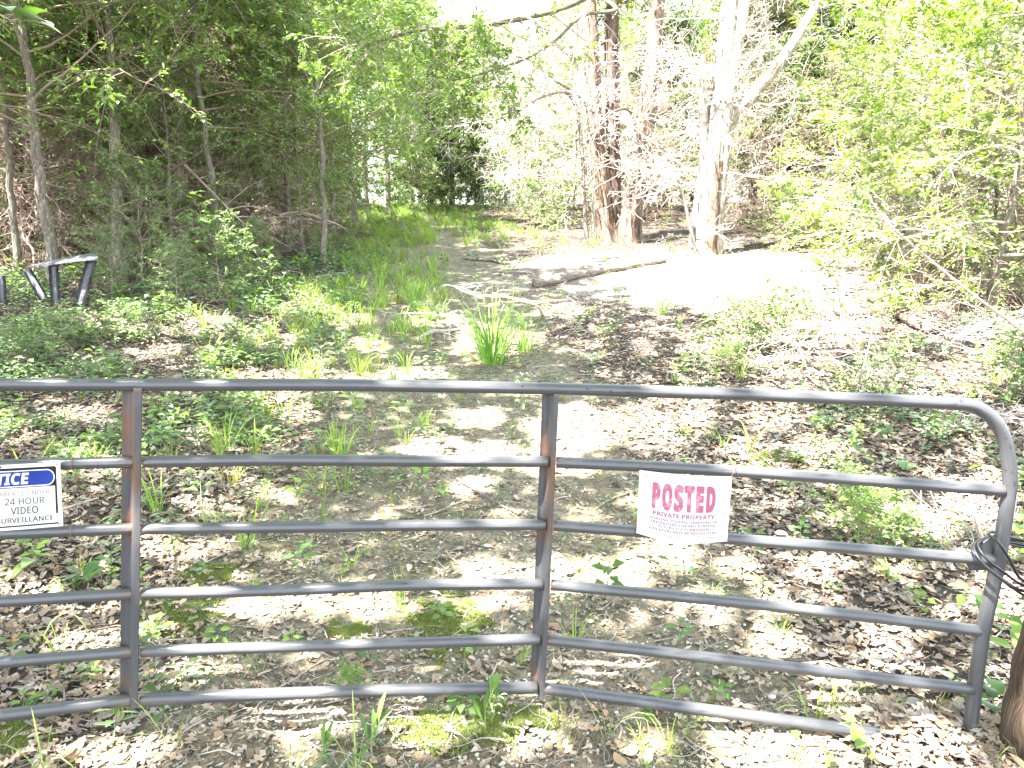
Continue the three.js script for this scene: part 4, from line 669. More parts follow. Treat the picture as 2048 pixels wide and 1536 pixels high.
{
  const r = rng(500), items = [];
  const add = (x, z, keepBare) => {
    const b = bare(x, z), m = mossAt(x, z), g = grassy(x, z);
    if (r() < clearing(x, z) * 0.85 || r() < b * keepBare || r() < m * 0.75 || r() < g * 0.6) return;
    const patch = 0.5 + 0.5 * n2(x * 1.6 + 50, z * 1.6); if (r() > 0.45 + 0.8 * patch) return;
    const small = r() < 0.25 + 0.55 * b, kind = small ? (r() < 0.8 ? 2 : 3) : [0, 1, 4, 3, 0][Math.floor(r() * 5)];
    const L = (small ? 0.018 + 0.032 * r() : 0.038 + 0.046 * r()), c = DRYCOL[Math.floor(r() * r() * 2 * DRYCOL.length) % DRYCOL.length], k = 0.75 + 0.5 * r();
    items.push({ x, z, y: 0.004 + r() * r() * 0.035 * (1 - 0.7 * b), kind, L, yaw: r() * 6.28, tx: (r() - 0.5) * (r() < 0.2 ? 1.6 : 0.7), tz: (r() - 0.5) * (r() < 0.2 ? 1.6 : 0.7), c: [c[0] * k, c[1] * k, c[2] * k] });
  };
  for (let k = 0; k < 24000; k++) { const d = 1.9 + 2.6 * r(), w = d * 0.78 + 0.5; add((r() * 2 - 1) * w, -d, 0.5); }
  for (let k = 0; k < 90000; k++) { const d = 4.5 * Math.pow(3.2, r()), w = d * 0.8 + 0.6; add((r() * 2 - 1) * w, -d, 0.72); }
  for (let k = 0; k < 30000; k++) { const d = 14 + 20 * r(), w = d * 0.8; add((r() * 2 - 1) * w, -d, 0.8); }
  // drift of leaves heaped over the end of the lowest rail
  for (let k = 0; k < 1100; k++) { const a = r() * 6.28, q = Math.sqrt(r()), x = 1.60 + Math.cos(a) * q * 0.32, z = -2.42 + Math.sin(a) * q * 0.18; add(x, z, 0); const it = items[items.length - 1]; if (it.x === x) it.y += 0.085 * Math.max(0, 1 - q * q) * r(); }
  for (let k = 0; k < 26000; k++) { const d = 1.9 + 8 * r() ** 1.4, x = trackX(d) + (r() * 2 - 1) * 2.4, z = -d; if (r() > 0.35 + 0.5 * n2(x * 2, z * 2)) continue; const t = 0.5 + 0.7 * r(); items.push({ x, z, y: 0.003 + 0.004 * r(), kind: r() < 0.7 ? 2 : 3, L: 0.008 + 0.018 * r(), yaw: r() * 6.28, tx: (r() - 0.5) * 0.6, tz: (r() - 0.5) * 0.6, c: [0.24 * t, 0.2 * t, 0.155 * t] }); }
  const shown = items.map((it, i) => { const y = G(it.x, it.z) + it.y, p = toPixel(V(it.x, y, it.z)); it.gy = y; return [i, p && p[0] > 0 && p[0] < 2048 && p[1] > 0 && p[1] < 1540 ? it.L / p[2] : 0]; }).sort((a, b) => b[1] - a[1]);
  const single = new Set(shown.slice(0, 290).map(q => q[0])), mats = DRYCOL.map(c => new THREE.MeshStandardMaterial({ color: lin(...c), roughness: 0.85, side: THREE.DoubleSide }));
  const mtx = new THREE.Matrix4(), q = new THREE.Quaternion(), e = new THREE.Euler(), lists = DRY.map(() => []);
  items.forEach((it, i) => {
    e.set(it.tx, it.yaw, it.tz, 'YXZ'); q.setFromEuler(e);
    if (single.has(i)) { const m = new THREE.Mesh(DRY[it.kind], mats[i % mats.length]); m.name = numbered('fallen_leaf'); m.position.set(it.x, it.gy + 0.012, it.z); m.quaternion.copy(q); m.scale.setScalar(it.L); m.castShadow = m.receiveShadow = true; ground.add(m); }
    else lists[it.kind].push([mtx.compose(V(it.x, it.gy, it.z), q, V(it.L, it.L, it.L)).clone(), it.c]);
  });
  const litter = new THREE.Group(); litter.name = 'leaf_litter'; scene.add(litter); tag(litter, 'brown fallen oak leaves covering the ground around the track', 'leaf litter', null, 'stuff');
  lists.forEach((l, k) => { const im = new THREE.InstancedMesh(DRY[k], M.dry, l.length), c = new THREE.Color(); l.forEach(([m, col], i) => { im.setMatrixAt(i, m); im.setColorAt(i, c.setRGB(...col)); }); im.name = ['oak_leaf', 'curled_leaf', 'narrow_leaf', 'oval_leaf', 'flat_leaf'][k]; im.userData.kind = 'stuff'; im.castShadow = im.receiveShadow = true; litter.add(im); });
}
{ // stones: the larger ones singly, the gravel as one
  const r = rng(600), geos = [1, 2, 3, 4].map(s => { const g = new THREE.IcosahedronGeometry(1, 1), p = g.attributes.position; for (let i = 0; i < p.count; i++) { const v = V(p.getX(i), p.getY(i), p.getZ(i)), k = 0.8 + 0.35 * n3(v.x * 1.2 + s * 9, v.y * 1.2, v.z * 1.2); p.setXYZ(i, v.x * k, v.y * k * 0.55, v.z * k * 0.8); } g.computeVertexNormals(); return g; });
  const mats = [[0.42, 0.38, 0.32], [0.5, 0.47, 0.42], [0.36, 0.3, 0.24], [0.46, 0.4, 0.36]].map(c => new THREE.MeshStandardMaterial({ color: lin(...c), roughness: 0.9 }));
  for (const [px, py, s] of [[390, 1442, 13], [415, 1420, 8], [405, 1452, 7], [370, 1408, 6], [660, 1455, 18], [672, 1425, 14], [300, 1350, 12], [500, 1470, 8], [845, 1020, 7], [1380, 1255, 8], [1372, 1240, 6], [1540, 1370, 10], [1545, 1395, 12], [895, 1420, 12], [320, 1345, 9], [1010, 1470, 10], [730, 1500, 7], [60, 1300, 7], [40, 1295, 6], [1330, 1260, 6], [560, 1120, 6], [1190, 1330, 7], [1270, 1395, 6], [580, 1390, 7], [610, 1395, 6], [880, 1355, 7], [800, 1340, 6], [430, 1478, 6], [470, 1380, 6], [540, 1405, 7]]) {
    const p = onGround(px, py), d = toPixel(p)[2], m = new THREE.Mesh(geos[px % 4], mats[py % 4]); m.name = numbered('stone'); m.position.copy(p); m.scale.setScalar(s * d / FOCAL); m.rotation.y = r() * 6; m.castShadow = m.receiveShadow = true; ground.add(m);
  }
  const n = 9000, im = new THREE.InstancedMesh(geos[0], M.stone, n), q = new THREE.Quaternion(), c = new THREE.Color(), mt = new THREE.Matrix4();
  for (let i = 0; i < n; i++) { let x, z, k = 0; do { const d = 1.9 + 9 * r() * r(); z = -d; x = (r() * 2 - 1) * (d * 0.75 + 0.3); } while (r() > bare(x, z) + 0.12 && k++ < 8); const s = 0.003 + 0.010 * r() ** 3; q.setFromEuler(new THREE.Euler((r() - 0.5), r() * 6, (r() - 0.5))); im.setMatrixAt(i, mt.compose(V(x, G(x, z) + s * 0.2, z), q, V(s, s, s))); const t = 0.7 + 0.5 * r(); im.setColorAt(i, c.setRGB(0.42 * t, 0.37 * t, 0.30 * t)); }
  im.name = 'gravel'; tag(im, 'small pale gravel pressed into the track', 'gravel', null, 'stuff'); im.castShadow = im.receiveShadow = true; scene.add(im);
}
{ // broken twigs strewn about
  const r = rng(650), mb = new MB(), pts = spline([V(-0.5, 0, 0), V(-0.2, 0.03, 0.06), V(0.15, 0.0, -0.04), V(0.5, 0.04, 0.03)], 8); tube(mb, pts, pts.map((_, k) => 0.014 - 0.001 * k), 4); const br = spline([V(0, 0.02, 0), V(0.1, 0.06, 0.12), V(0.26, 0.03, 0.22)], 4); tube(mb, br, br.map(() => 0.007), 3);
  const g = mb.geometry(), n = 4200, im = new THREE.InstancedMesh(g, M.dry, n), q = new THREE.Quaternion(), c = new THREE.Color(), mt = new THREE.Matrix4();
  for (let i = 0; i < n; i++) { const d = 2 + 24 * r() ** 1.6, z = -d; let x = (r() * 2 - 1) * (d * 0.78 + 0.3); const far = d > 9 && bare(x, z) < 0.2 ? 2.2 : 1; const s = (0.08 + 0.28 * r() * r()) * far; q.setFromEuler(new THREE.Euler((r() - 0.5) * 0.5 * far, r() * 6.3, (r() - 0.5) * 0.4 * far)); im.setMatrixAt(i, mt.compose(V(x, G(x, z) + 0.012 + (far > 1 ? 0.1 * r() : 0), z), q, V(s, s, s))); const t = 0.5 + 0.9 * r(); im.setColorAt(i, c.setRGB(0.30 * t, 0.25 * t, 0.21 * t)); }
  im.name = 'fallen_twigs'; tag(im, 'broken brown twigs strewn over the leaf litter', 'twigs', null, 'stuff'); im.castShadow = im.receiveShadow = true; scene.add(im);
}
{ // moss cushions
  const r = rng(660), mb = new MB(true); for (let k = 0; k < 9; k++) { const a = r() * 6.28, q = r() * 0.6; leafQuad(mb, V(Math.cos(a) * q, 0, Math.sin(a) * q), V(Math.cos(a) * 0.5, 1, Math.sin(a) * 0.5).normalize(), V(Math.cos(a), -0.4, Math.sin(a)).normalize(), 0.9 + 0.5 * r(), 0.35, [1, 1, 1]); }
  const g = mb.geometry(), list = []; for (let k = 0; k < 60000 && list.length < 16000; k++) { const c = moss[k % moss.length], a = r() * 6.28, q = Math.sqrt(r()) * 1.25, x = c.c.x + Math.cos(a) * q * c.rx, z = c.c.z + Math.sin(a) * q * c.rz; if (r() < mossAt(x, z) * 1.1) list.push([x, z]); }
  const im = new THREE.InstancedMesh(g, M.grass, list.length), c = new THREE.Color(), mt = new THREE.Matrix4(), q = new THREE.Quaternion();
  list.forEach(([x, z], i) => { const s = 0.009 + 0.008 * r(); q.setFromAxisAngle(UP, r() * 6.28); im.setMatrixAt(i, mt.compose(V(x, G(x, z) - 0.002, z), q, V(s, s, s))); const t = 0.6 + 0.6 * r(); im.setColorAt(i, c.setRGB(0.20 * t, 0.25 * t, 0.022 * t)); });
  im.name = 'moss'; tag(im, 'yellow green moss cushions in the gravel near the gate', 'moss', null, 'stuff'); im.castShadow = im.receiveShadow = true; scene.add(im);
}

// ------------------------------------------------------------------ grass
function tuftGeometry(seed, n, h, spread, w, tone, arch = 0.7) {
  const r = rng(seed), mb = new MB(true);
  for (let k = 0; k < n; k++) {
    const a = r() * 6.28, q = Math.sqrt(r()) * spread * 0.35, L = h * (0.45 + 0.65 * r()), lean = 0.12 + arch * r(), c = leafTone(r, tone, 0.3, 0.35), ww = w * (0.6 + 0.7 * r()), segs = 5, ids = [], b = a + (r() - 0.5) * 1.4, sx = -Math.sin(b), sz = Math.cos(b);
    let x = Math.cos(a) * q, y = -0.01, z = Math.sin(a) * q, th = 0.1 + 0.3 * r();
    for (let s = 0; s <= segs; s++) { const hw = ww / 2 * (s === segs ? 0.06 : 1 - 0.5 * (s / segs) ** 2); ids.push([mb.v(x - sx * hw, y, z - sz * hw, 0, s, c), mb.v(x + sx * hw, y, z + sz * hw, 1, s, c)]); x += Math.cos(b) * Math.sin(th) * L / segs; z += Math.sin(b) * Math.sin(th) * L / segs; y += Math.cos(th) * L / segs; th += lean * 0.55 * (0.6 + s * 0.2); }
    for (let s = 0; s < segs; s++) { mb.t(ids[s][0], ids[s][1], ids[s + 1][0]); mb.t(ids[s][1], ids[s + 1][1], ids[s + 1][0]); }
  }
  return mb.geometry();
}
const TUFT = [tuftGeometry(701, 16, 0.3, 0.12, 0.007, GREEN.grass), tuftGeometry(702, 12, 0.38, 0.14, 0.006, GREEN.grass, 0.9), tuftGeometry(703, 20, 0.22, 0.16, 0.006, [0.17, 0.22, 0.04])];
{
  const r = rng(700), lists = [[], [], []];
  for (let k = 0; k < 60000 && lists[0].length + lists[1].length + lists[2].length < 3600; k++) { const d = 4 + 34 * r(), z = -d, x = trackX(d) + (r() * 2 - 1) * 5; if (r() < grassy(x, z) * (d > 14 ? 0.34 : 0.4) && n2(x * 1.9, z * 1.2 + 77) > -0.35) lists[Math.floor(r() * 3)].push([x, z, 0.6 + 0.8 * r()]); }
  for (let k = 0; k < 330; k++) { const d = 2.2 + 8 * r(), z = -d, x = (r() * 2 - 1) * d * 0.75; if (n2(x * 0.9, z * 0.9 + 30) > 0.05) lists[1 + Math.floor(r() * 2)].push([x, z, 0.3 + 0.5 * r()]); }
  for (let k = 0; k < 500; k++) { const d = 12 + 14 * r(), z = -d, x = 0.5 + 10 * r(); if (n2(x * 0.8, z * 0.8 + 60) > 0.1) lists[2].push([x, z, 0.5 + 0.5 * r()]); }
  const grp = new THREE.Group(); grp.name = 'track_grass'; scene.add(grp); tag(grp, 'fresh green grass growing along the middle and left of the track', 'grass', null, 'stuff');
  lists.forEach((l, k) => { const im = new THREE.InstancedMesh(TUFT[k], M.grass, l.length), mt = new THREE.Matrix4(), q = new THREE.Quaternion(), c = new THREE.Color(); l.forEach(([x, z, s], i) => { q.setFromAxisAngle(UP, r() * 6.28); im.setMatrixAt(i, mt.compose(V(x, G(x, z), z), q, V(s, s, s))); const t = 0.75 + 0.5 * r(); im.setColorAt(i, c.setRGB(t * (0.95 + 0.35 * r()), t * 1.08, t)); }); im.name = 'grass'; im.userData.kind = 'stuff'; im.castShadow = im.receiveShadow = true; grp.add(im); });
}
const tuftBig = [tuftGeometry(711, 130, 0.62, 0.3, 0.009, [0.13, 0.30, 0.015], 0.55), tuftGeometry(712, 45, 0.5, 0.24, 0.008, [0.13, 0.29, 0.015], 0.6), tuftGeometry(713, 14, 0.55, 0.12, 0.008, [0.17, 0.25, 0.04], 1.0), tuftGeometry(714, 6, 0.42, 0.06, 0.007, [0.15, 0.26, 0.04], 1.1)];
for (const [k, px, py, hpx, label] of [
  [0, 985, 726, 135, 'tallest bright green grass tuft in the middle of the track'], [1, 1050, 704, 85, 'smaller grass tuft just right of the tallest tuft'], [1, 930, 715, 36, 'low grass clump just left of the tallest tuft'],
  [1, 1325, 632, 52, 'grass clump at the edge of the white clearing'], [1, 830, 620, 60, 'grass tuft beside the fallen forked branch'], [1, 760, 575, 55, 'wide grass clump on the left verge of the track'],
  [2, 420, 740, 90, 'sunlit yellow grass tuft among dry leaves left of the track'], [2, 545, 712, 70, 'thin bleached grass behind the gate, right of the yellow tuft'], [2, 625, 705, 60, 'sparse grass tuft on the left wheel rut'], [2, 215, 755, 80, 'green grass blades standing in the leaf litter above the rusty upright'], [2, 545, 590, 80, 'white sunlit grass stalks by the leafy shrub'],
  [2, 668, 890, 80, 'thin green weed stem standing alone on the left rut'], [2, 440, 915, 80, 'grass sprig in the litter below the top rail'], [3, 735, 1115, 80, 'arching grass blades between third and fourth rail'], [2, 1200, 960, 40, 'low grass tuft behind the middle upright'],
  [2, 1500, 905, 85, 'yellow sunlit grass stalks behind the right half of the gate'], [2, 1420, 880, 60, 'pale grass tuft behind the right half of the top rail'],
  [3, 300, 1010, 90, 'long grass blades right against the rusty upright'], [3, 205, 1330, 120, 'broad grass blades growing behind the lowest left rails'], [3, 520, 1345, 90, 'pale arching blade hooked over the fifth rail'], [3, 80, 1290, 90, 'grass blades in the lower left behind the rails'],
  [3, 720, 1536, 150, 'tall thin grass in front of the lowest rail'], [3, 350, 1500, 130, 'single upright grass blade in front of the lowest rail'], [3, 110, 1536, 130, 'grass sprig before the lowest rail at the left'], [3, 1215, 1480, 120, 'arching grass strands in front of the middle upright'], [3, 2040, 1530, 110, 'grass blades leaning across the foot of the timber post'], [3, 600, 1540, 90, 'bent grass tuft at the bottom of the view'],
  [3, 1640, 1250, 60, 'thin grass blade beside the fifth rail on the right'], [2, 1110, 1300, 40, 'short grass beside the middle upright near its foot'], [1, 700, 545, 50, 'grass clump near the fork of the verge'], [2, 1480, 760, 70, 'sunlit grass by the low brush on the right'],
]) {
  const p = onGround(px, Math.min(py, 1535)), s = hpx * toPixel(p)[2] / FOCAL / [0.52, 0.42, 0.42, 0.32][k], m = new THREE.Mesh(tuftBig[k], M.grass); m.name = numbered('grass_tuft'); m.position.copy(p); if (py > 1535) m.position.z += 0.05; m.scale.setScalar(s); m.rotation.y = px * 0.37; m.castShadow = m.receiveShadow = true; scene.add(m); tag(m, label, 'grass');
}

// ------------------------------------------------------------------ shrubs and saplings
for (const [k, px, py, hpx, wide, turn, name, label, cat] of [
  ['shrub', 285, 572, 215, 1.0, 0.2, 'leafy_shrub', 'tall feathery green shrub in front of the dark cedar', 'shrub'], ['shrub', 225, 600, 120, 1.1, 1.2, 'leafy_shrub', 'low green shrub right of the broken metal table', 'shrub'], ['bush', 440, 600, 130, 1.1, 2.2, 'leafy_shrub', 'bush with brown stems and sunlit tips left of the pale grass', 'shrub'], ['shrub', 360, 620, 110, 1.2, 3.1, 'leafy_shrub', 'spreading low shrub between the feathery shrub and the pale grass', 'shrub'],
  ['bush', 40, 520, 140, 1.0, 4.0, 'leafy_shrub', 'broad leaved sapling over the broken metal table', 'shrub'], ['bush', 110, 715, 75, 1.2, 5.0, 'leafy_shrub', 'lobed oak seedling in front of the broken metal table', 'shrub'], ['bush', 40, 745, 70, 1.2, 0.9, 'leafy_shrub', 'dense green seedlings at the left edge above the top rail', 'shrub'], ['bush', 230, 690, 70, 1.3, 2.6, 'leafy_shrub', 'ground hugging green plant below the low shrub', 'shrub'], ['shrub', 520, 560, 100, 1.0, 5.5, 'leafy_shrub', 'twiggy green shrub where drooping dead limbs reach the ground', 'shrub'],
  ['shrub', 640, 470, 120, 1.2, 1.8, 'leafy_shrub', 'bright shrub under the green elm left of the track', 'shrub'], ['shrub', 1060, 455, 80, 1.3, 0.6, 'leafy_shrub', 'low green thicket right of the far end of the track', 'shrub'], ['shrub', 1000, 440, 60, 1.4, 3.6, 'leafy_shrub', 'brushy low growth under the far dark cedar', 'shrub'], ['shrub', 1570, 500, 110, 1.1, 4.4, 'leafy_shrub', 'sunlit shrub behind the white clearing', 'shrub'],
  ['bush', 1480, 700, 80, 1.2, 2.0, 'leafy_shrub', 'yellow green low bush at the left end of the dead brush', 'shrub'], ['bush', 1560, 690, 90, 1.1, 3.3, 'leafy_shrub', 'low leafy growth among the grey dead brush', 'shrub'], ['bush', 1760, 800, 90, 1.2, 4.9, 'leafy_shrub', 'green trailing plant above the curved end of the top rail', 'shrub'], ['shrub', 1950, 620, 170, 1.0, 0.4, 'leafy_shrub', 'sunlit bush at the right edge behind the arching sapling', 'shrub'], ['shrub', 1840, 560, 170, 1.1, 1.6, 'leafy_shrub', 'bleached shrub behind the arching sapling', 'shrub'],
  ['bush', 2010, 800, 110, 1.0, 2.9, 'leafy_shrub', 'tangled bush beyond the curved corner of the gate', 'shrub'], ['box', 1715, 1092, 100, 1.15, 0.3, 'small_bush', 'small bright green bush with tiny leaves behind the second rail', 'bush'], ['box', 700, 1385, 40, 1.2, 1.0, 'small_bush', 'tiny leafy weed behind the lowest rail, left of the middle upright', 'bush'], ['box', 1800, 1090, 50, 1.1, 3.0, 'small_bush', 'little green sprig right of the small bright bush', 'bush'], ['box', 1460, 745, 40, 1.5, 4.0, 'small_bush', 'small yellow green sprig by the brush pile', 'bush'],
]) {
  const p = onGround(px, py), H0 = { shrub: 1.55, bush: 0.95, box: 0.36 }[k], s = hpx * toPixel(p)[2] / FOCAL / H0;
  const o = put(P[k], name, p.x, p.z, s, turn, label, cat, undefined, 0.01); o.scale.x *= wide; o.scale.z *= wide;
}
// green leaves big enough to tell apart are meshes of their own
const LEAFMAT = [[0.075, 0.175, 0.014], [0.105, 0.21, 0.014], [0.05, 0.13, 0.014], [0.14, 0.24, 0.014], [0.08, 0.165, 0.03]].map(c => new THREE.MeshPhysicalMaterial({ color: lin(...c), roughness: 0.9, transmission: 0.4, thickness: 0, side: THREE.DoubleSide }));
const heartHalf = t => t < 0.02 ? 0.1 : Math.pow(Math.sin(Math.PI * Math.pow(t, 0.6)), 0.7) * (1.05 - 0.2 * t);
const LG = { ovate: leafOutline(10, 1, 0.52, ovateHalf, -0.2, 0.22, 0.2, 11), heart: leafOutline(10, 1, 0.9, heartHalf, -0.15, 0.15, 0.2, 12), lance: leafOutline(8, 1, 0.16, lanceHalf, -0.3, 0.25, 0.2, 13), lobed: leafOutline(14, 1, 0.6, oakHalf, -0.2, 0.15, 0.2, 14), oval: leafOutline(8, 1, 0.42, lanceHalf, -0.2, 0.2, 0.2, 15) };
function attachLeaf(root, kind, p, az, el, roll, L, mat) {
  const m = new THREE.Mesh(LG[kind], mat); m.name = 'leaf'; m.scale.setScalar(L); m.rotation.set(el, az, roll, 'YXZ');
  m.position.copy(p).add(V(0, 0, 0.5 * L).applyEuler(m.rotation)); m.castShadow = m.receiveShadow = true; root.add(m);
}
function leafyStem(name, label, cat, ctrlWorld, rad, stemMat, kind, n, L, seed, { from = 0.15, mats = LEAFMAT, spread = 1.2, el = 0.15 } = {}) {
  const base = ctrlWorld[0].clone(), root = thing(name, label, cat, base), r = rng(seed), pts = spline(ctrlWorld.map(p => p.clone().sub(base)), 40), mb = new MB();
  tube(mb, pts, pts.map((_, k) => Math.max(0.0012, rad * (1 - 0.75 * k / 40))), 6);
  for (let k = 0; k < n; k++) { const f = from + (1 - from) * (k + 0.5) / n, i = Math.min(39, Math.floor(f * 40)), P0 = pts[i], d = pts[i + 1].clone().sub(P0), az = Math.atan2(d.x, d.z) + (k % 2 ? 1 : -1) * spread * (0.6 + 0.6 * r()) + (k === n - 1 ? 0 : 0), pet = 0.35 * L, q = P0.clone().add(V(Math.sin(az) * pet, 0.25 * pet, Math.cos(az) * pet)); tube(mb, [P0.clone(), q], [0.0012, 0.0009], 4); attachLeaf(root, kind, q, az, el + (r() - 0.5) * 0.8, (r() - 0.5) * 0.7, L * (0.7 + 0.6 * r()), mats[Math.floor(r() * mats.length)]); }
  mb.mesh('stem', stemMat, root); return root;
}
const gp = (px, py) => onGround(px, Math.min(py, 1535));
const upFrom = (px, py, pts) => { const b = gp(px, py), d = -b.z; return [b, ...pts.map(([x, y, o]) => at(x, y, d + (o ?? 0)))]; };
const SUNNY = [LEAFMAT[1], LEAFMAT[3], LEAFMAT[0]];
